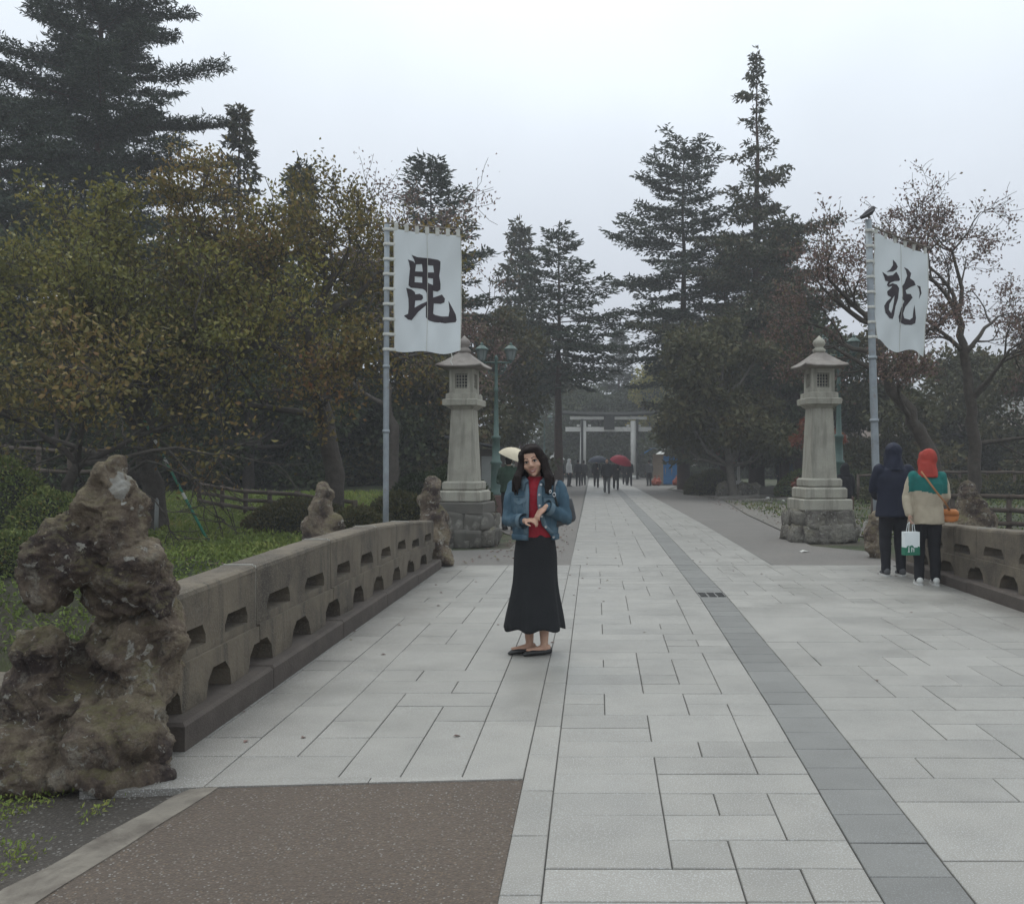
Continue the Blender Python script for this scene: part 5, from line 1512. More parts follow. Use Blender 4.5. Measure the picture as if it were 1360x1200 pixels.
# leaning green prop pole with pale bands
M['green'] = surf('green_pipe', (.02, .19, .12), (.02, .15, .09), 6, .5, .1)
pa, pb = W(190, 555, 17.2), W(277, 668, 16.2)
pp = thing('prop_pole', 'slanting green prop pole with pale bands holding up the cherry', 'pole', (0, 0, 0))
pb.z = hz(pb.x, pb.y)
mb = MB(); mb.tube([pa, pb], .024, 8); mb.obj('pipe', M['green'], pp, True)
for t in (.18, .34, .62):
    mb = MB(); mb.tube([pa.lerp(pb, t), pa.lerp(pb, t + .05)], .0265, 8); mb.obj('pale_band', M['tape'], pp, True)
p = gp(207, 17.2, 0); st = thing('stake', 'short wooden stake in the grass behind the big rock', 'stake', p)
mb = MB(); mb.tube([(0, 0, -.2), (.02, 0, .62)], [.04, .036], 8); mb.obj('shaft', M['hutpanel'], st, True)
mb = MB(); mb.tube([(.0198, 0, .615), (.021, 0, .66)], [.036, .012], 8); mb.obj('cut_tip', M['hutpanel'], st, True)

# ================================================================== buildings behind the right moat
M['plaster'] = surf('beige_plaster', (.36, .29, .22), (.30, .24, .185), 1.2, .85, .1)
M['roofbrown'] = surf('brown_roof', (.11, .075, .055), (.08, .058, .045), 3, .7, .3)
M['winframe'] = surf('window_frame', (.42, .42, .40), (.36, .36, .34), 5, .5, .0)
M['winglass'] = surf('window_glass', (.05, .06, .065), (.035, .04, .045), 2, .08, .0)
def building(label, px0, px1, D, yt, yb, roof_over, nwin, roofmat, wallmat, name='low_building', depth=6, rh=1.3):
    xa, xb = (px0 - VPX) / FPX * D, (px1 - VPX) / FPX * D
    zt = topz(yt, D); z0 = hz((xa + xb) / 2, D) - .1; w_ = xb - xa
    o = thing(name, label, 'building', ((xa + xb) / 2, D, z0), 0)
    h = zt - z0
    mb = MB(); mb.box((0, depth / 2, h / 2), (w_, depth, h)); mb.obj('wall', M[wallmat], o)
    ov = roof_over
    mb = MB(); mb.add([(-w_ / 2 - ov, -ov, h), (w_ / 2 + ov, -ov, h), (w_ / 2 + ov, depth + ov, h), (-w_ / 2 - ov, depth + ov, h), (-w_ / 2 - ov, depth / 2, h + rh), (w_ / 2 + ov, depth / 2, h + rh), (-w_ / 2 - ov, -ov, h - .12), (w_ / 2 + ov, -ov, h - .12), (w_ / 2 + ov, depth + ov, h - .12), (-w_ / 2 - ov, depth + ov, h - .12)],
                      [(0, 1, 5, 4), (2, 3, 4, 5), (0, 4, 3), (1, 2, 5), (6, 7, 1, 0), (7, 8, 2, 1), (8, 9, 3, 2), (9, 6, 0, 3), (9, 8, 7, 6)]); mb.obj('roof', M[roofmat], o)
    for i in range(nwin):
        x = -w_ / 2 + w_ * (i + .5) / nwin; zc = h * .55; ww, wh = min(1.5, w_ / nwin * .5), min(1.0, h * .42)
        f = MB()
        for sx in (-1, 1): f.box((x + sx * ww / 2, -.03, zc), (.08, .08, wh))
        for sz in (-1, 1): f.box((x, -.032, zc + sz * wh / 2), (ww + .08, .07, .08))
        f.box((x, -.025, zc), (.05, .05, wh)); fo = f.obj('window', M['winframe'], o)
        g_ = MB(); g_.box((x, -.012, zc), (ww, .02, wh)); g_.obj('pane', M['winglass'], fo)
building('long beige house with small windows behind the right banner pole', 1085, 1262, 62, 586, 612, .5, 4, 'roofbrown', 'plaster')
building('brown-roofed house at the right edge behind the cherry', 1315, 1450, 52, 572, 605, 1.0, 3, 'roofbrown', 'plaster', rh=1.0)

# ================================================================== people
def skin_mat(name, c):
    m, t, b = _nodes(name)
    v = coords(t)
    t.links.new(mixc(t, mrange(t, tnoise(t, v, 14, 4), .35, .65), c, (c[0] * .9, c[1] * .82, c[2] * .8)), b.inputs['Base Color'])
    b.inputs['Roughness'].default_value = .5; b.inputs['Subsurface Weight'].default_value = .08
    b.inputs['Subsurface Radius'].default_value = (.01, .004, .002)
    return m
M['skin'] = skin_mat('skin', (.50, .31, .22))
M['skin2'] = skin_mat('skin_far', (.42, .26, .19))
M['lips'] = surf('lips', (.38, .13, .11), (.33, .11, .095), 20, .4, 0)
M['teeth'] = surf('teeth', (.7, .68, .62), (.65, .62, .56), 20, .4, 0)
M['eyewhite'] = surf('eye_white', (.6, .58, .55), (.55, .53, .5), 20, .3, 0)
M['iris'] = surf('iris', (.018, .012, .010), (.012, .009, .008), 20, .2, 0)
M['hair'] = surf('black_hair', (.010, .007, .0065), (.018, .012, .011), 30, .7, .5, 140, .004, spec=.08)
def fabric(name, c, sc=60.0, rough=.85, c2=None):
    return surf(name, c, c2 or tuple(x * .8 for x in c), 7, rough, .5, sc, .012, spec=.2)
M['denim'] = surf('denim', (.065, .115, .155), (.042, .08, .112), 9, .85, .5, 160, .006, stain=(.12, .18, .22), sscale=6, sgain=(.52, .72), spec=.2)
M['denim_light'] = surf('denim_faded', (.125, .18, .22), (.09, .14, .175), 14, .85, .5, 160, .006, spec=.2)
M['red_knit'] = fabric('red_knit', (.30, .018, .03))
M['black_skirt'] = fabric('black_skirt', (.018, .019, .021), 90)
M['black_cloth'] = fabric('black_cloth', (.020, .020, .024))
M['navy'] = fabric('navy_shell', (.016, .019, .036), 30, .7)
M['dark_trousers'] = fabric('dark_trousers', (.022, .022, .028))
M['teal'] = fabric('teal_shell', (.012, .13, .115), 30, .75)
M['beige'] = fabric('beige_shell', (.40, .345, .26), 30, .8)
M['red_hood'] = fabric('red_hood', (.34, .045, .032), 30, .75)
M['tan_leather'] = surf('tan_leather', (.42, .20, .09), (.34, .155, .07), 6, .5, .3)
M['orange_leather'] = surf('orange_leather', (.46, .17, .05), (.38, .13, .04), 6, .5, .3)
M['grey_leather'] = surf('grey_leather', (.05, .053, .058), (.035, .037, .041), 8, .45, .3)
M['silver'] = surf('silver', (.7, .7, .7), (.6, .6, .6), 8, .25, 0, metal=1.0)
M['white_cloth'] = fabric('white_cloth', (.58, .58, .57))
M['grey_cloth'] = fabric('grey_cloth', (.11, .11, .115))
M['green_cloth'] = fabric('green_cloth', (.03, .06, .04))
M['blue_cloth'] = fabric('blue_cloth', (.06, .10, .16))
M['khaki'] = fabric('khaki', (.28, .24, .17))
M['rubber_white'] = surf('white_sole', (.6, .6, .58), (.5, .5, .48), 8, .6, 0)
M['black_shoe'] = surf('black_shoe', (.015, .015, .016), (.022, .022, .022), 10, .45, .1)
M['umb_red'] = fabric('red_umbrella', (.42, .025, .055), 20, .6)
M['umb_dark'] = fabric('navy_umbrella', (.035, .045, .07), 20, .6)
M['umb_cream'] = fabric('cream_umbrella', (.66, .58, .44), 20, .7)
M['paper'] = surf('white_paper', (.72, .76, .76), (.66, .70, .70), 6, .7, .1)
M['print_green'] = surf('green_print', (.02, .17, .10), (.016, .14, .085), 6, .7, 0)

def ell(cx, cy, z, rx, ry, n=24, a0=0.0, dz=None):
    return [(cx + rx * math.cos(a0 + 2 * math.pi * k / n), cy + ry * math.sin(a0 + 2 * math.pi * k / n), z + (dz(2 * math.pi * k / n) if dz else 0)) for k in range(n)]
def capsule(mb, P, rad, n=10):
    mb.tube(P, rad, n)
    for p, r in ((P[0], rad[0]), (P[-1], rad[-1])):
        r = r if not isinstance(r, tuple) else min(r)
        mb.ball(p, r, seg=10, rings=8)
    for p, r in zip(P[1:-1], rad[1:-1]):
        r = r if not isinstance(r, tuple) else min(r)
        mb.ball(p, r * .995, seg=10, rings=8)
def add_hand(mb, wrist, d, palm_n, s=1.0, side=1, curl=.5):
    """palm and five bent fingers; d: hand direction, palm_n: direction the palm faces, side: +1 thumb along d x palm_n"""
    d = Vector(d).normalized(); pn = Vector(palm_n); pn = (pn - d * pn.dot(d)).normalized()
    sd = d.cross(pn) * side
    w = Vector(wrist)
    c = w + d * .045 * s
    Mx = Matrix((sd, d, pn)).transposed()
    mb.ball(c, (.038 * s, .05 * s, .016 * s), M=Mx, seg=14, rings=10)
    mb.tube([w - d * .02, w + d * .015], [.023 * s, .026 * s], 10)
    for i, (off, L, sp) in enumerate(((.028, .072, .10), (.010, .080, .03), (-.009, .074, -.04), (-.027, .058, -.12))):
        b = w + d * .082 * s + sd * off * s
        dr = (d + sd * sp).normalized()
        P = [b - d * .02 * s, b]
        a = 0.0
        for seg_ in (.42, .33, .25):
            a += curl * .75
            v = dr * math.cos(a) + pn * math.sin(a)
            P.append(P[-1] + v * L * seg_ * s)
        capsule(mb, P, [.0088 * s, .0088 * s, .0082 * s, .0076 * s, .0064 * s], 8)
    b = w + d * .025 * s + sd * .03 * s
    P = [b - sd * .01 * s, b + (d * .5 + sd * .75 + pn * .2).normalized() * .028 * s]
    P.append(P[-1] + (d * .85 + sd * .35 + pn * .35).normalized() * .028 * s)
    P.append(P[-1] + (d * .9 + sd * .05 + pn * .4).normalized() * .024 * s)
    capsule(mb, P, [.0125 * s, .0105 * s, .0095 * s, .0075 * s], 8)
def add_head(mb, c, Rm, s=1.0):
    """skull, jaw, nose, cheeks, ears about centre c; faces local -Y"""
    def q(x, y, z): return Vector(c) + Rm @ Vector((x * s, y * s, z * s))
    M4 = Rm.to_4x4()
    def b(p, r): mb.ball(q(*p), tuple(x * s for x in r), M=M4, seg=18, rings=14)
    b((0, .012, .025), (.074, .092, .088))
    b((0, -.022, -.02), (.064, .066, .082))
    b((0, -.035, -.066), (.042, .046, .040))
    b((0, -.066, -.092), (.020, .018, .017))
    for sx in (-1, 1):
        b((sx * .040, -.052, -.030), (.024, .026, .024))
        b((sx * .074, .008, -.008), (.010, .018, .030))
        b((sx * .028, -.078, .018), (.020, .012, .008))
    mb.tube([q(0, -.080, .016), q(0, -.092, -.008), q(0, -.101, -.028)], [.008 * s, .010 * s, .013 * s], 10)
    b((0, -.096, -.030), (.015, .013, .010))
    b((-.011, -.088, -.032), (.008, .008, .007)); b((.011, -.088, -.032), (.008, .008, .007))
def face_parts(root, c, Rm, s=1.0, smile=True, hairm='hair'):
    def q(x, y, z): return Vector(c) + Rm @ Vector((x * s, y * s, z * s))
    M4 = Rm.to_4x4()
    for sx in (-1, 1):
        mb = MB(); mb.ball(q(sx * .030, -.0790, .000), (.0140 * s, .006 * s, .0048 * s), M=M4, seg=12, rings=8); e = mb.obj('eye', M['eyewhite'], root, True)
        mb = MB(); mb.ball(q(sx * .030, -.0835, .000), (.0072 * s, .004 * s, .0056 * s), M=M4, seg=10, rings=8); mb.obj('iris', M['iris'], e, True)
        mb = MB(); mb.tube([q(sx * .012, -.083, .0035), q(sx * .030, -.0865, .0085), q(sx * .048, -.077, .002)], [.0020 * s, .0036 * s, .0022 * s], 6); mb.obj('upper_lash', M['iris'], e, True)
        mb = MB(); mb.tube([q(sx * .012, -.0895, .0235), q(sx * .030, -.0915, .0315), q(sx * .052, -.079, .0245)], [.0024 * s, .0028 * s, .0010 * s], 6); mb.obj('eyebrow', M[hairm], root, True)
    up = .009 if smile else .0
    mb = MB(); mb.tube([q(-.034, -.069, -.056 + up), q(-.016, -.083, -.0585), q(0, -.0865, -.0595), q(.016, -.083, -.0585), q(.034, -.069, -.056 + up)], [.0012 * s, .003 * s, .0036 * s, .003 * s, .0012 * s], 8)
    mb.tube([q(-.029, -.0715, -.059 + up), q(-.014, -.080, -.0715), q(0, -.0825, -.0745), q(.014, -.080, -.0715), q(.029, -.0715, -.059 + up)], [.0012 * s, .0034 * s, .0044 * s, .0034 * s, .0012 * s], 8)
    mb.obj('lips', M['lips'], root, True)
    if smile:
        mb = MB(); mb.tube([q(-.021, -.0765, -.0595), q(0, -.0845, -.0665), q(.021, -.0765, -.0595)], [.002 * s, .0042 * s, .002 * s], 6); mb.obj('teeth', M['teeth'], root, True)

def cloth_wrinkle(me, amp, f, seed=0.0):
    displace(me, lambda c, n: amp * (noise.noise(Vector((c.x * f, c.y * f, c.z * f * .55 + seed))) + .5 * noise.noise(Vector((c.x * f * 2.3, c.y * f * 2.3, c.z * f * 1.1 - seed)))))

# ------------------------------------------------------------------ the woman in the denim jacket
def hero():
    S = 1 / 175.0
    P0 = G(711, 868)
    o = thing('person', 'smiling woman in denim jacket and long black skirt standing on the paving', 'person', (P0.x, P0.y, 0))
    def L(px, py, y=0.0): return Vector(((px - 711) * S, y, (868 - py) * S))
    # --- body
    b = MB()
    hc = L(707, 612, .0); Rm = Matrix.Rotation(R(-13), 3, 'Y') @ Matrix.Rotation(R(-6), 3, 'Z') @ Matrix.Rotation(R(4), 3, 'X')
    HS = 1.06
    add_head(b, hc, Rm, HS)
    b.tube([L(711, 645, .035), L(710, 634, .03), L(709, 622, .022)], [.058, .047, .046], 14)
    b.loft([ell(.0, .02, z, rx, ry, 20) for z, rx, ry in ((.86, .125, .095), (.95, .115, .085), (1.05, .125, .095), (1.16, .145, .10), (1.24, .15, .09), (1.29, .12, .075), (1.315, .06, .055))])
    b.loft([ell(.0, .02, z, rx, ry, 20) for z, rx, ry in ((.70, .145, .11), (.78, .15, .115), (.87, .125, .095))])
    RS, RE, RW = L(682, 648, .02), L(676, 690, .0), L(697, 690, -.135)
    LS, LE, LW = L(743, 648, .03), L(752, 688, -.01), L(727, 672, -.15)
    for A, B, C in ((RS, RE, RW), (LS, LE, LW)):
        capsule(b, [A, A.lerp(B, .5), B, B.lerp(C, .5), C], [.048, .043, .038, .034, .024], 12)
    # legs inside the skirt, feet turned to the viewer's left
    AN1, AN2 = L(703, 852, .03), L(723, 850, -.02)
    for hp, kn, an in ((L(698, 742, .02), L(700, 790, -.01), AN1), (L(725, 742, .02), L(722, 790, -.02), AN2)):
        capsule(b, [hp, hp.lerp(kn, .5), kn, kn.lerp(an, .35) + Vector((0, .02, 0)), an], [.085, .072, .052, .050, .031], 14)
    toe = Vector((math.cos(R(205)), math.sin(R(205)), 0))
    for an in (AN1, AN2):
        f0 = Vector((an.x, an.y, .045)) - toe * .045
        capsule(b, [an, Vector((an.x, an.y, .05))], [.03, .032], 10)
        b.tube([f0, f0 + toe * .07, f0 + toe * .14, f0 + toe * .19], [(.026, .03), (.028, .028), (.026, .016), (.018, .010)], 10)
    # hands: fingers laid together in front of the waist
    add_hand(b, RW + Vector((.006, -.006, 0)), (.78, -.38, .10), (.25, .35, -1), .84, side=-1, curl=.75)
    add_hand(b, LW + Vector((-.006, -.004, -.004)), (-.62, -.30, -.55), (.45, .5, -.65), .84, side=-1, curl=.55)
    me = remesh(b, .0052, 3)
    new_obj('body', me, M['skin'], o, True)
    face_parts(o, hc, Rm, HS)
    # --- red knit top
    t = MB()
    t.loft([ell(.0, .018, z, rx, ry, 32) for z, rx, ry in ((.875, .148, .112), (.92, .146, .110), (1.0, .138, .105), (1.1, .150, .112), (1.2, .165, .110), (1.27, .13, .088), (1.30, .085, .072), (1.325, .062, .060), (1.345, .058, .057))])
    me = remesh(t, .012, 2); cloth_wrinkle(me, .004, 14); new_obj('red_top', me, M['red_knit'], o, True)
    # --- skirt: fitted to the hip, flaring in folds to the hem
    s = MB(); rings = []
    n = 72
    prof = [(.935, .136, .104), (.90, .142, .110), (.84, .152, .118), (.76, .163, .126), (.68, .166, .128), (.60, .168, .130), (.52, .175, .138), (.44, .187, .15), (.36, .202, .166), (.28, .217, .182), (.215, .228, .192), (.195, .2285, .1925), (.195, .216, .18), (.30, .20, .165)]
    for i, (z, rx, ry) in enumerate(prof):
        fl = max(0, min(1, (.74 - z) / .52)) if i < 12 else .8
        rg = []
        for k in range(n):
            a = 2 * math.pi * k / n
            w_ = 1 + fl * (.055 * math.sin(a * 7 + .7 + .3 * math.sin(a * 2)) + .022 * math.sin(a * 11 + 2)) + .006 * noise.noise(Vector((math.cos(a) * 3, math.sin(a) * 3, z * 7)))
            cx = (.0 - .012 * fl); zz = z - (.012 * math.sin(a * 7 + .7) * fl if z < .25 else 0)
            rg.append((cx + rx * w_ * math.cos(a), .018 + ry * w_ * math.sin(a), zz))
        rings.append(rg)
    s.loft(rings, caps=False); s.obj('skirt', M['black_skirt'], o, True)
    # --- denim jacket: open shell with front edges
    j = MB(); rings_o, rings_i = [], []
    n = 44
    jp = [(.885, .170, .132, -.05, .135), (.92, .172, .135, -.048, .115), (.98, .178, .138, -.046, .06), (1.06, .186, .140, -.043, .035), (1.14, .196, .140, -.042, .022), (1.21, .205, .132, -.040, .020), (1.26, .195, .115, -.044, .024), (1.295, .150, .095, -.05, .034), (1.318, .098, .082, -.055, .045)]
    for z, rx, ry, xl, xr in jp:
        a1 = math.acos(max(-1, min(1, xr / rx))); a2 = math.acos(max(-1, min(1, xl / rx)))
        # sweep from right front edge round the back to the left front edge (front is -Y)
        st, en = -a1, -a2 + 2 * math.pi
        ro, ri = [], []
        for k in range(n + 1):
            a = st + (en - st) * k / n
            f = 1 + .02 * noise.noise(Vector((math.cos(a) * 4, math.sin(a) * 4, z * 9)))
            ro.append((rx * f * math.cos(a), .018 + ry * f * math.sin(a), z)); ri.append(((rx - .014) * f * math.cos(a), .018 + (ry - .014) * f * math.sin(a), z))
        rings_o.append(ro); rings_i.append(ri)
    closed = [a + list(reversed(c)) for a, c in zip(rings_o, rings_i)]
    j.loft(closed); 
    jo = j.obj('jacket', M['denim'], o, True)
    bev = MB()
    # waistband, plackets
    wb = MB(); r0 = []
    for z, g in ((.868, .004), (.872, .011), (.908, .011), (.912, .004)):
        zz, rx, ry, xl, xr = jp[0]; a1 = math.acos(xr / rx); a2 = math.acos(xl / rx); st, en = -a1, -a2 + 2 * math.pi
        ro = [((rx + g) * math.cos(st + (en - st) * k / n), .018 + (ry + g) * math.sin(st + (en - st) * k / n), z) for k in range(n + 1)]
        ri = [((rx - .016) * math.cos(st + (en - st) * k / n), .018 + (ry - .016) * math.sin(st + (en - st) * k / n), z) for k in range(n + 1)]
        r0.append(ro + list(reversed(ri)))
    wb.loft(r0); wb.obj('waistband', M['denim'], jo, True)
    def front(xq, z, g=.0):
        i = max(k for k in range(len(jp) - 1) if jp[k][0] <= z + 1e-6); f = (z - jp[i][0]) / (jp[i + 1][0] - jp[i][0])
        rx = jp[i][1] + (jp[i + 1][1] - jp[i][1]) * f; ry = jp[i][2] + (jp[i + 1][2] - jp[i][2]) * f
        return Vector((xq, .018 - (ry + g) * math.sqrt(max(.02, 1 - (xq / (rx + .001)) ** 2)), z))
    def edge(z, right):
        return float(np.interp(z, [q[0] for q in jp], [q[4 if right else 3] for q in jp]))
    for right in (False, True):
        pk = MB(); sg = 1 if right else -1
        rows = []
        for i in range(12):
            z = .915 + (1.29 - .915) * i / 11; e = edge(z, right)
            a_, c_ = front(e, z, .004), front(e + sg * .034, z, .006)
            rows.append([a_, c_, c_ + Vector((0, .008, 0)), a_ + Vector((0, .012, 0))])
        pk.loft(rows); pk.obj('placket', M['denim_light'], jo, True)
        # chest pocket with pointed flap
        cx = .118 * sg if right else -.112
        fl = MB(); pts = [(cx - .048, 1.185), (cx + .048, 1.185), (cx + .046, 1.155), (cx, 1.136), (cx - .046, 1.155)]
        V = [front(x, z, .010) for x, z in pts] + [front(x, z, .0) for x, z in pts]
        fl.add(V, [(0, 1, 2, 3, 4), (9, 8, 7, 6, 5)] + [(i, i + 5, (i + 1) % 5 + 5, (i + 1) % 5) for i in range(5)]); fl.obj('pocket_flap', M['denim_light'], jo)
        pc = MB(); pts = [(cx - .044, 1.150), (cx + .044, 1.150), (cx + .036, 1.055), (cx - .036, 1.055)]
        V = [front(x, z, .006) for x, z in pts] + [front(x, z, -.002) for x, z in pts]
        pc.add(V, [(0, 1, 2, 3), (7, 6, 5, 4)] + [(i, i + 4, (i + 1) % 4 + 4, (i + 1) % 4) for i in range(4)]); pc.obj('pocket', M['denim'], jo)
        # collar wing
        cw = MB(); e = edge(1.30, right)
        A = [Vector((sg * .062, .07, 1.352)), Vector((sg * .078, .01, 1.350)), Vector((sg * .062, -.045, 1.332)), Vector((sg * .045, -.075, 1.315))]
        B = [Vector((sg * .10, .085, 1.312)), Vector((sg * .128, .005, 1.305)), Vector((sg * .128, -.07, 1.272)), Vector((sg * .078, -.118, 1.248))]
        cw.loft([A, [a.lerp(c, .5) + Vector((sg * .008, 0, .014)) for a, c in zip(A, B)], B, [p - Vector((0, -.012, .010)) for p in B]], closed=False, caps=False)
        cw.obj('collar', M['denim_light'], jo, True)
    # stitched seams
    for right in (False, True):
        sg = 1 if right else -1
        for pts in ([(edge(1.19, right) + sg * .036, 1.195), (sg * .10, 1.197), (sg * .165, 1.20)], [(sg * .085, 1.19), (sg * .075, 1.05), (sg * .072, .915)], [(sg * .145, 1.19), (sg * .13, 1.05), (sg * .12, .915)]):
            sm = MB(); P_ = []
            for i in range(len(pts) - 1):
                for k in range(5):
                    x = pts[i][0] + (pts[i + 1][0] - pts[i][0]) * k / 5; z = pts[i][1] + (pts[i + 1][1] - pts[i][1]) * k / 5; P_.append(front(x, z, .003))
            if not right or all(abs(q.x) > abs(edge(q.z, True)) for q in P_):
                sm.tube(P_, .0028, 5); sm.obj('seam', M['denim_light'], jo)
    for z in (1.285, 1.21, 1.13, 1.05, .97, .89):
        e = edge(max(z, .90), True)
        p = front(e + .016, max(z, .8851), .010); bt = MB(); bt.tube([p, p + Vector((0, -.006, 0))], .0095, 12); bt.obj('button', M['silver'], jo)
    # sleeves
    for A, B, C, nm in ((RS, RE, RW, 'sleeve'), (LS, LE, LW, 'sleeve')):
        sv = MB(); sg = -1 if A.x < 0 else 1
        A2 = A + Vector((-sg * .012, 0, .0))
        Pq = [A2, A.lerp(B, .35), A.lerp(B, .7), B, B.lerp(C, .3), B.lerp(C, .62), B.lerp(C, .86)]
        capsule(sv, Pq, [.060, .059, .056, .055, .051, .046, .044], 16)
        me = remesh(sv, .0085, 2); cloth_wrinkle(me, .012, 15, A.x * 9); sl = new_obj(nm, me, M['denim'], jo, True)
        cf = MB(); d = (C - B).normalized(); cb = B.lerp(C, .80)
        cf.tube([cb, cb + d * .045], [.053, .056], 18, caps=False); cf.tube([cb + d * .045, cb + d * .001], [.050, .047], 18, caps=False); cf.obj('cuff', M['denim_light'], sl, True)
    # --- hair: cap and falling locks, parted right of the middle
    hb_ = MB()
    def q(x, y, z): return hc + Rm @ Vector((x * HS, y * HS, z * HS))
    M4 = Rm.to_4x4()
    hb_.ball(q(0, .028, .040), (.090, .094, .090), M=M4, seg=24, rings=16)
    hb_.ball(q(0, .055, -.03), (.088, .065, .10), M=M4, seg=20, rings=14)
    hb_.ball(q(-.062, -.018, .038), (.032, .060, .055), M=M4, seg=14, rings=10)
    hb_.ball(q(.062, -.018, .038), (.032, .060, .055), M=M4, seg=14, rings=10)
    hb_.ball(q(.012, -.036, .078), (.068, .052, .032), M=M4, seg=14, rings=10)
    rn = random.Random(5)
    for k in range(84):
        a = rn.uniform(R(-40), R(220))
        ca, sa = math.cos(a), math.sin(a)
        st = q(ca * .060, .02 + sa * .07, .075)
        m1 = q(ca * .090, .02 + sa * .085 - (.014 if sa < .1 else 0), .0)
        sx = 1 if ca > 0 else -1
        frontish = sa < .25
        endz = rn.uniform(1.20, 1.30) if frontish else rn.uniform(1.22, 1.32)
        m2 = Vector((hc.x + ca * .112 + .01, hc.y + .02 + sa * .085 - (.03 if frontish else 0), 1.39))
        e = Vector((hc.x + ca * (.130 if frontish else .115) + rn.gauss(0, .012) + .01, hc.y + .02 + sa * .10 - (.085 if frontish else -.035), endz))
        m3 = m2.lerp(e, .5) + Vector((sx * .014, -.012 if frontish else .012, 0))
        hb_.tube([st, m1, m2, m3, e], [.016, .020, .019, .017, .005], 7)
    me = remesh(hb_, .0075, 1)
    displace(me, lambda c, n: .0035 * noise.noise(Vector((c.x * 90, c.y * 90, c.z * 9))))
    new_obj('hair', me, M['hair'], o, True)
    # --- flat shoes
    for an in (AN1, AN2):
        sh = MB(); f0 = Vector((an.x, an.y, 0)) - toe * .06
        sd = Vector((-toe.y, toe.x, 0))
        def ring(t, w_, z0, z1, k=14):
            c = f0 + toe * t
            return [c + sd * (w_ * math.cos(2 * math.pi * i / k)) + Vector((0, 0, (z0 + z1) / 2 + (z1 - z0) / 2 * math.sin(2 * math.pi * i / k))) for i in range(k)]
        sh.loft([ring(0, .014, .004, .05), ring(.012, .030, .003, .058), ring(.05, .036, .002, .048), ring(.11, .040, .002, .044), ring(.16, .041, .002, .050), ring(.195, .034, .002, .042), ring(.225, .018, .003, .024), ring(.236, .005, .008, .016)])
        sh.obj('shoe', M['black_shoe'], o, True)
    # --- shoulder bag: carried, its own thing
    bg = thing('shoulder_bag', 'dark grey leather bag tucked under the woman\'s bent elbow', 'bag', (P0.x, P0.y, 0))
    def ringb(px0, px1, py0, py1, dy, y):
        a, c_ = L(px0, py0), L(px1, py1)
        return [Vector((a.x, y - dy, a.z)), Vector((c_.x, y - dy, c_.z)), Vector((c_.x, y + dy, c_.z)), Vector((a.x, y + dy, a.z))]
    k_ = MB(); k_.loft([ringb(731, 763, 703, 692, .055, .02), ringb(729, 765, 700, 688, .06, .02), ringb(733, 762, 680, 672, .05, .02), ringb(736, 759, 668, 661, .03, .02)])
    m_ = k_.mesh('bag'); bo_ = new_obj('bag_body', m_, M['grey_leather'], bg); bv = bo_.modifiers.new('b', 'BEVEL'); bv.width = .012; bv.segments = 3
    for y in (-.025, .05):
        st_ = MB(); st_.tube([L(741, 672, y - .06), L(737, 655, y - .12 if y < 0 else y + .06), L(737, 646, y - .09 if y < 0 else y + .05), L(739, 638, .025)], (.010, .004), 6); st_.obj('strap', M['grey_leather'], bg, True)
    for px, py, rr in ((732, 652, .008), (737, 656, .011)):
        rg = MB(); c = L(px, py, -.155); rg.tube([c + Vector((rr * math.cos(a * .63), 0, rr * 1.3 * math.sin(a * .63))) for a in range(11)], .0032, 6, caps=False); rg.obj('ring', M['silver'], bg, True)
hero()

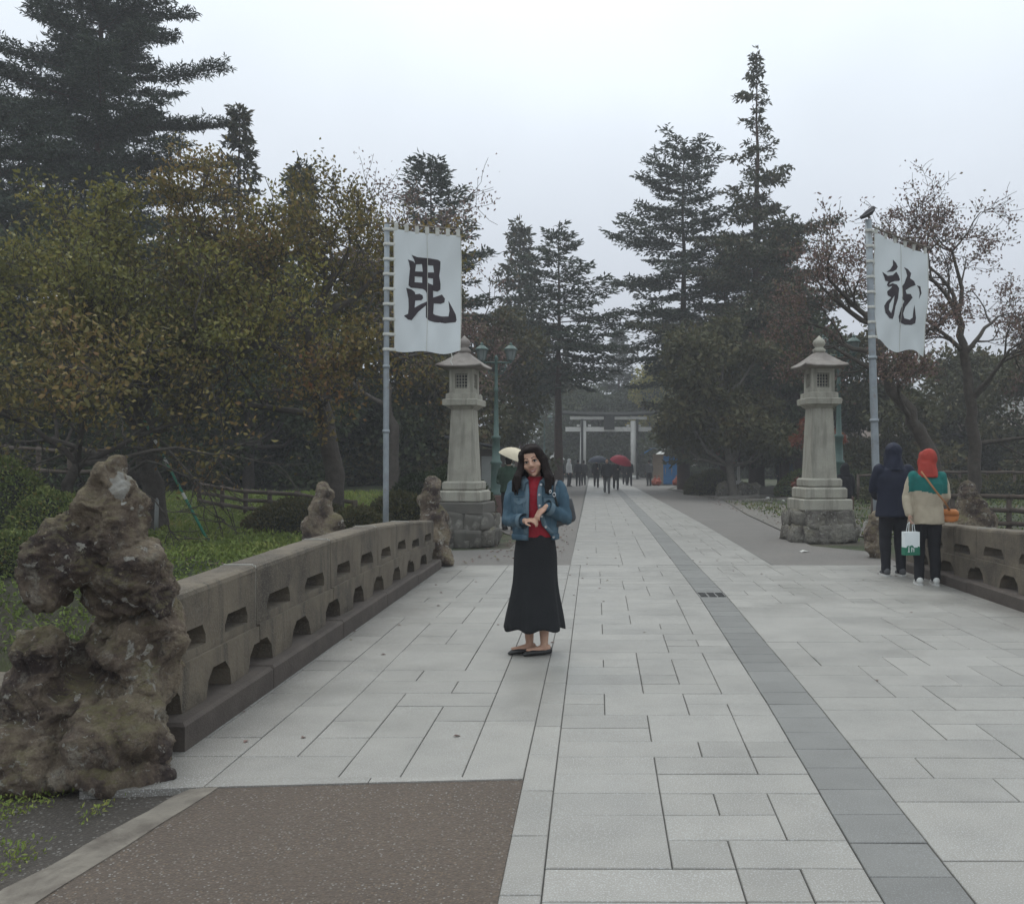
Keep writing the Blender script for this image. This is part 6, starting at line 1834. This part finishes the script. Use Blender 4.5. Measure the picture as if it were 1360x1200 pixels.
# ------------------------------------------------------------------ other visitors
def person(label, px, py, H, face, top, bottom, pose=None, group='visitors', skinm='skin2', hood=None, hair='hair', vox=.018, coat=.50, shoes='black_shoe', wide=1.0, stride=.0, yoke=None, D=None, extras=None, z=None):
    """face: heading in degrees, 0 = towards the viewer, 180 = away. pose: elbow and wrist offsets for both arms"""
    P0 = G(px, py) if D is None else at(px, D)
    o = thing('person', label, 'person', (P0.x, P0.y, 0 if z is None else z), R(face), group)
    h = H / 1.7
    pose = pose or {}
    def V(x, y, z): return Vector((x * h, y * h, z * h))
    b = MB()
    turn = pose.get('turn', 0.0); tilt = pose.get('tilt', 0.0)
    Rm = Matrix.Rotation(R(turn), 3, 'Z') @ Matrix.Rotation(R(tilt), 3, 'X')
    hc = V(0, -.015, 1.585)
    add_head(b, hc, Rm, h * .98)
    b.tube([V(0, .02, 1.40), V(0, .012, 1.46), V(0, 0, 1.52)], [.062 * h, .052 * h, .05 * h], 12)
    b.loft([[Vector(p) * h for p in ell(0, .015, z, rx * wide, ry, 16)] for z, rx, ry in ((.86, .14, .10), (1.0, .135, .095), (1.15, .15, .10), (1.3, .165, .10), (1.39, .13, .08), (1.43, .07, .06))])
    arms = []
    for sg, key in ((-1, 'r'), (1, 'l')):
        A = V(sg * .185 * wide, .02, 1.37)
        B = V(*pose.get(key + 'e', (sg * .235 * wide, .03, 1.10)))
        C = V(*pose.get(key + 'w', (sg * .225 * wide, -.06, .87)))
        arms.append((A, B, C))
        capsule(b, [A, A.lerp(B, .5), B, B.lerp(C, .5), C], [.05 * h, .045 * h, .04 * h, .036 * h, .026 * h], 10)
        d = (C - B).normalized()
        add_hand(b, C, d, Vector((-sg, 0, 0)) if abs(d.x) < .8 else Vector((0, 0, -1)), .95 * h, side=sg, curl=.45)
    legs = []
    for sg in (-1, 1):
        ph = stride * sg
        hp = V(sg * .085, .015, .90); kn = V(sg * .095, -.02 - ph * .5, .48); an = V(sg * .10, .03 - ph, .085 + (.05 if ph < -.01 else 0))
        legs.append((hp, kn, an))
        capsule(b, [hp, hp.lerp(kn, .5), kn, kn.lerp(an, .4) + V(0, .012, 0), an], [.088 * h, .075 * h, .055 * h, .052 * h, .035 * h], 12)
        f = Vector((an.x, an.y, an.z - .04 * h))
        b.tube([f + V(0, .05, 0), f + V(0, -.05, -.01), f + V(0, -.13, -.025)], [(.034 * h, .034 * h), (.038 * h, .03 * h), (.028 * h, .014 * h)], 10)
    new_obj('body', remesh(b, vox * .7, 1), M[skinm], o, True)
    # trousers
    tr = MB()
    tr.loft([[Vector(p) * h for p in ell(0, .015, z, rx, ry, 18)] for z, rx, ry in ((.80, .165, .125), (.90, .165, .125), (1.0, .155, .115))])
    for hp, kn, an in legs:
        capsule(tr, [hp, hp.lerp(kn, .5), kn, kn.lerp(an, .5), an + V(0, 0, .0)], [.102 * h, .094 * h, .078 * h, .070 * h, .062 * h], 12)
    me = remesh(tr, vox * .9, 1); cloth_wrinkle(me, .010 * h, 11, px); new_obj('trousers', me, M[bottom], o, True)
    # coat with sleeves
    ct = MB()
    zb = coat * 1.7
    ct.loft([[Vector(p) * h for p in ell(0, .015, z, rx * wide, ry, 24)] for z, rx, ry in ((zb, .205, .165), (zb + .02, .208, .168), (1.0, .192, .150), (1.15, .195, .148), (1.28, .205, .145), (1.37, .185, .12), (1.42, .11, .09), (1.47, .075, .08))])
    for A, B, C in arms:
        capsule(ct, [A + Vector((-.02 * math.copysign(1, A.x), 0, 0)), A.lerp(B, .5), B, B.lerp(C, .5), C.lerp(B, .06)], [.078 * h, .073 * h, .066 * h, .06 * h, .053 * h], 12)
    if hood:
        pass
    me = remesh(ct, vox * .9, 2); cloth_wrinkle(me, .012 * h, 9, px * .1)
    co = new_obj('coat', me, M[top], o, True)
    if yoke:
        me.materials.append(M[yoke[0]])
        for p in me.polygons:
            c = p.center / h
            if c.z > yoke[1] + .02 * math.sin(c.x * 12) and abs(c.x) < .24: p.material_index = 1
    for hp, kn, an in legs:
        sh = MB(); f = Vector((an.x, an.y, an.z - .085 * h))
        sh.loft([[f + V(wv * math.cos(2 * math.pi * i / 12), y, (z0 + z1) / 2 + (z1 - z0) / 2 * math.sin(2 * math.pi * i / 12)) for i in range(12)] for y, wv, z0, z1 in ((.085, .02, .02, .07), (.07, .038, .012, .10), (.02, .044, .012, .11), (-.06, .047, .012, .085), (-.12, .048, .012, .065), (-.165, .036, .014, .05), (-.185, .012, .02, .035))])
        so = sh.obj('shoe', M[shoes], o, True)
        sl = MB(); sl.loft([[f + V(wv, y, .0), f + V(-wv, y, .0), f + V(-wv, y, .022), f + V(wv, y, .022)] for y, wv in ((.09, .025), (.06, .043), (-.06, .05), (-.13, .051), (-.18, .03))]); sl.obj('sole', M['rubber_white'] if shoes != 'black_shoe' else M['black_shoe'], so)
    if hood:
        hd = MB()
        def q(x, y, z): return hc + Rm @ (Vector((x, y, z)) * h)
        M4 = Rm.to_4x4()
        hd.ball(q(0, .03, .02), (.108 * h, .112 * h, .125 * h), M=M4, seg=20, rings=14)
        hd.tube([V(0, .03, 1.36), V(0, .03, 1.43), V(0, .025, 1.52), q(0, .03, .0)], [.135 * h, .122 * h, .108 * h, .10 * h], 18)
        hd.ball(q(0, -.04, .055), (.088 * h, .062 * h, .065 * h), M=M4, seg=16, rings=10)
        for sg in (-1, 1): hd.ball(q(sg * .072, -.03, -.05), (.035 * h, .06 * h, .10 * h), M=M4, seg=12, rings=10)
        me = remesh(hd, vox * .8, 6); cloth_wrinkle(me, .011 * h, 13, px); new_obj('hood', me, M[hood], co, True)
    elif hair:
        hd = MB()
        def q(x, y, z): return hc + Rm @ (Vector((x, y, z)) * h)
        M4 = Rm.to_4x4()
        hd.ball(q(0, .028, .038), (.085 * h, .09 * h, .088 * h), M=M4, seg=18, rings=12); hd.ball(q(0, .05, -.03), (.078 * h, .055 * h, .07 * h), M=M4, seg=14, rings=10)
        new_obj('hair', remesh(hd, vox * .7, 1), M[hair], o, True)
    if vox < .016:
        face_parts(o, hc, Rm, h * .98, False)
    return o, h, arms

# navy-hooded visitor, seen from behind
o, h, arms = person('visitor in a dark navy hooded coat seen from behind at the right parapet', 1186, 764, 1.68, 180, 'navy', 'dark_trousers', {'re': (-.255, .05, 1.10), 'rw': (-.235, .13, .86), 'le': (.235, -.06, 1.12), 'lw': (.14, -.26, 1.02)}, 'visitors at the right parapet', hood='navy', vox=.013, coat=.45, shoes='grey_cloth', wide=1.12)
# red-hooded visitor with crossbody bag
o, h, arms = person('red-hooded visitor in teal and beige coat seen from behind at the parapet', 1231, 776, 1.59, 172, 'beige', 'black_cloth', {'turn': 35, 're': (-.23, .0, 1.12), 'rw': (-.17, -.2, .98), 'le': (.25, .02, 1.12), 'lw': (.245, .13, .895)}, 'visitors at the right parapet', hood='red_hood', vox=.013, coat=.455, shoes='rubber_white', wide=1.02, yoke=('teal', 1.17))
rh = o.matrix_basis @ arms[1][2]
# paper bag hanging from that visitor's left hand
pb_ = thing('paper_bag', 'white paper bag with dark green printed base hanging between the hooded visitors', 'bag', (rh.x + .01, rh.y - .03, rh.z - .47), R(8))
mb = MB(); mb.loft([[(-.09, -.045, z), (.09, -.045, z), (.09, .045, z), (-.09, .045, z)] for z in (0, .27)]); mb.obj('paper_body', M['paper'], pb_)
mb = MB(); mb.loft([[(-.092, -.047, z), (.092, -.047, z), (.092, .047, z), (-.092, .047, z)] for z in (-.003, .088)]); mb.obj('green_print', M['print_green'], pb_)
em = MB()
for x_, r_ in ((-.052, .022), (-.012, .027), (.075, .013)):
    em.tube([(x_, -.0470, .088), (x_, -.0482, .088)], r_, 16)
em.obj('green_tuft', M['print_green'], pb_)
em = MB()
def bar(x0, x1, z0, z1): em.add([(x0, -.0492, z0), (x1, -.0492, z0), (x1, -.0492, z1), (x0, -.0492, z1)], [(0, 1, 2, 3)])
bar(-.052, -.042, .042, .098); bar(-.060, -.034, .034, .0415); bar(-.016, -.007, .036, .092); bar(.010, .019, .036, .080); bar(-.0065, .0095, .072, .080)
em.obj('pale_mark', M['paper'], pb_)
for y in (-.03, .03):
    mb = MB(); mb.tube([(-.04, y, .27), (-.03, y * .6, .36), (0, 0, .40), (.03, y * .6, .36), (.04, y, .27)], .004, 6); mb.obj('handle', M['paper'], pb_, True)

ob = thing('crossbody_bag', 'orange leather crossbody bag at the red-hooded visitor\'s right hip', 'bag', o.location.copy(), o.rotation_euler.z)
def V_(x, y, z): return Vector((x, y, z)) * h
mb = MB(); 
mb.loft([[V_(-.27 + w2 * math.cos(a * math.pi / 8) * 1.0, .03 + .05 * math.sin(a * math.pi / 8), z) for a in range(16)] for z, w2 in ((.80, .06), (.815, .10), (.87, .115), (.93, .10), (.955, .07))]); mb.obj('pouch', M['orange_leather'], ob, True)
mb = MB(); mb.loft([[V_(-.27 + w2 * math.cos(a * math.pi / 8), .035 + .06 * math.sin(a * math.pi / 8), z) for a in range(16)] for z, w2 in ((.885, .117), (.935, .105), (.962, .075))]); mb.obj('flap', M['orange_leather'], ob, True)
mb = MB(); mb.tube([V_(-.25, .10, .95), V_(-.18, .19, 1.05), V_(-.06, .195, 1.2), V_(.03, .185, 1.33), V_(.09, .11, 1.43), V_(.10, .02, 1.445)], (.014, .005), 8); mb.obj('strap', M['tan_leather'], ob, True)

# figures farther off
NP = dict(vox=.024)
person('figure in a black hooded coat behind the right lantern footing', 1122, 0, 1.42, 200, 'black_cloth', 'black_cloth', None, 'visitors', hood='black_cloth', D=20.5, **NP)
person('man in a blue jacket and khaki trousers walking on the right verge', 1048, 652, 1.68, 30, 'blue_cloth', 'khaki', None, 'visitors', stride=.14, **NP)
person('companion in a dark jacket beside the man in khaki trousers', 1036, 651, 1.58, 20, 'black_cloth', 'dark_trousers', None, 'visitors', stride=.05, **NP)
person('man in dark suit and grey trousers walking up the middle of the path', 806, 655, 1.62, 0, 'black_cloth', 'grey_cloth', None, 'visitors', stride=.12, coat=.46, **NP)
uw = person('walker under the red umbrella behind the man in the dark suit', 818, 650, 1.60, 5, 'black_cloth', 'black_cloth', {'lw': (.12, -.2, 1.15)}, 'visitors', stride=.08, **NP)
ud = person('walker under the dark umbrella on the left edge of the path', 792, 647, 1.62, 0, 'black_cloth', 'dark_trousers', {'lw': (.12, -.2, 1.15)}, 'visitors', stride=.1, **NP)
person('walker in black with a white shirt front right of the red umbrella', 836, 645, 1.62, 10, 'black_cloth', 'dark_trousers', None, 'visitors', stride=.1, **NP)
person('walker in black just left of the torii\'s right pillar', 830, 644, 1.60, 0, 'black_cloth', 'black_cloth', None, 'visitors', stride=.06, **NP)
person('visitor in a white hooded jacket left of the torii pillar', 756, 646, 1.66, 60, 'white_cloth', 'dark_trousers', None, 'visitors', hood='white_cloth', **NP)
person('visitor in black standing right of the white-hooded one', 768, 645, 1.62, 170, 'black_cloth', 'black_cloth', None, 'visitors', **NP)
person('shorter visitor in black in front of the torii\'s left pillar', 775, 644, 1.58, 190, 'black_cloth', 'black_cloth', None, 'visitors', **NP)
person('visitor in black half hidden behind the woman\'s shoulder', 746, 647, 1.64, 120, 'black_cloth', 'black_cloth', None, 'visitors', **NP)
person('visitor in a grey top standing by the blue booth', 862, 645, 1.62, 200, 'grey_cloth', 'black_cloth', None, 'visitors', **NP)
ug = person('visitor in a green coat under a cream umbrella behind the woman', 676, 0, 1.60, 170, 'green_cloth', 'dark_trousers', {'lw': (.10, -.2, 1.2)}, 'visitors', D=20, vox=.02)

def umbrella(label, top, r, tilt, mat, hand):
    """eight-ribbed canopy on a shaft that reaches the holder's hand"""
    o = thing('umbrella', label, 'umbrella', hand)
    top = Vector(top) - Vector(hand)
    ax = top.normalized(); q = Vector((0, 0, 1)).rotation_difference(ax).to_matrix()
    mb = MB(); rings = []
    for i in range(7):
        t = i / 6 * 1.0; rr = r * math.sin(t * 1.25) / math.sin(1.25); zz = -r * .62 * (1 - math.cos(t * 1.25)) / (1 - math.cos(1.25))
        rings.append([top + q @ Vector((rr * (1 - .035 * t * abs(math.sin(4 * a * 2 * math.pi / 32))) * math.cos(a * 2 * math.pi / 32), rr * (1 - .035 * t * abs(math.sin(4 * a * 2 * math.pi / 32))) * math.sin(a * 2 * math.pi / 32), zz)) for a in range(32)])
    rings[0] = [top + q @ Vector((.004 * math.cos(a * 2 * math.pi / 32), .004 * math.sin(a * 2 * math.pi / 32), 0)) for a in range(32)]
    mb.loft(rings, caps=False); mb.obj('canopy', M[mat], o, True)
    mb = MB(); mb.tube([(0, 0, -.06), top, top + ax * .06], .008, 6); mb.obj('shaft', M['steel'], o)
    mb = MB(); mb.tube([(0, 0, -.06), (0, 0, -.14), (.03, 0, -.17), (.05, 0, -.14)], .012, 6); mb.obj('handle', M['black_shoe'], o)
    for k in range(8):
        a = k * math.pi / 4
        mb = MB(); mb.tube([top + q @ Vector((0, 0, -.02)), top + q @ Vector((r * .55 * math.cos(a), r * .55 * math.sin(a), -r * .2)), top + q @ Vector((r * math.cos(a), r * math.sin(a), -r * .62))], .004, 4); mb.obj('rib', M['steel'], o)
def hold(pr): 
    o_, h_, ar = pr; return o_.matrix_basis @ ar[1][2]
hh = hold(uw); umbrella('red umbrella tilted over a walker on the path', hh + Vector((.22, -.2, .72)), .60, 0, 'umb_red', hh)
hh = hold(ud); umbrella('dark umbrella over a walker left of the red one', hh + Vector((.05, 0, .74)), .62, 0, 'umb_dark', hh)
hh = hold(ug); umbrella('cream umbrella held behind the woman\'s hair', hh + Vector((.26, -.05, .62)), .38, 0, 'umb_cream', hh)

# ================================================================== damp air
hb = MB(); hb.box((0, 192, 20.5), (630, 490, 49))
me = hb.mesh('haze')
hm = bpy.data.materials.new('haze'); hm.use_nodes = True
t = hm.node_tree; t.nodes.clear()
ho = t.nodes.new('ShaderNodeOutputMaterial'); hv = t.nodes.new('ShaderNodeVolumePrincipled')
hv.inputs['Color'].default_value = (.98, .98, 1.0, 1); hv.inputs['Density'].default_value = HAZE
t.links.new(hv.outputs[0], ho.inputs['Volume'])
hz_ = tag(new_obj('haze', me, hm), 'thin damp haze over the whole place', 'haze', kind='stuff')
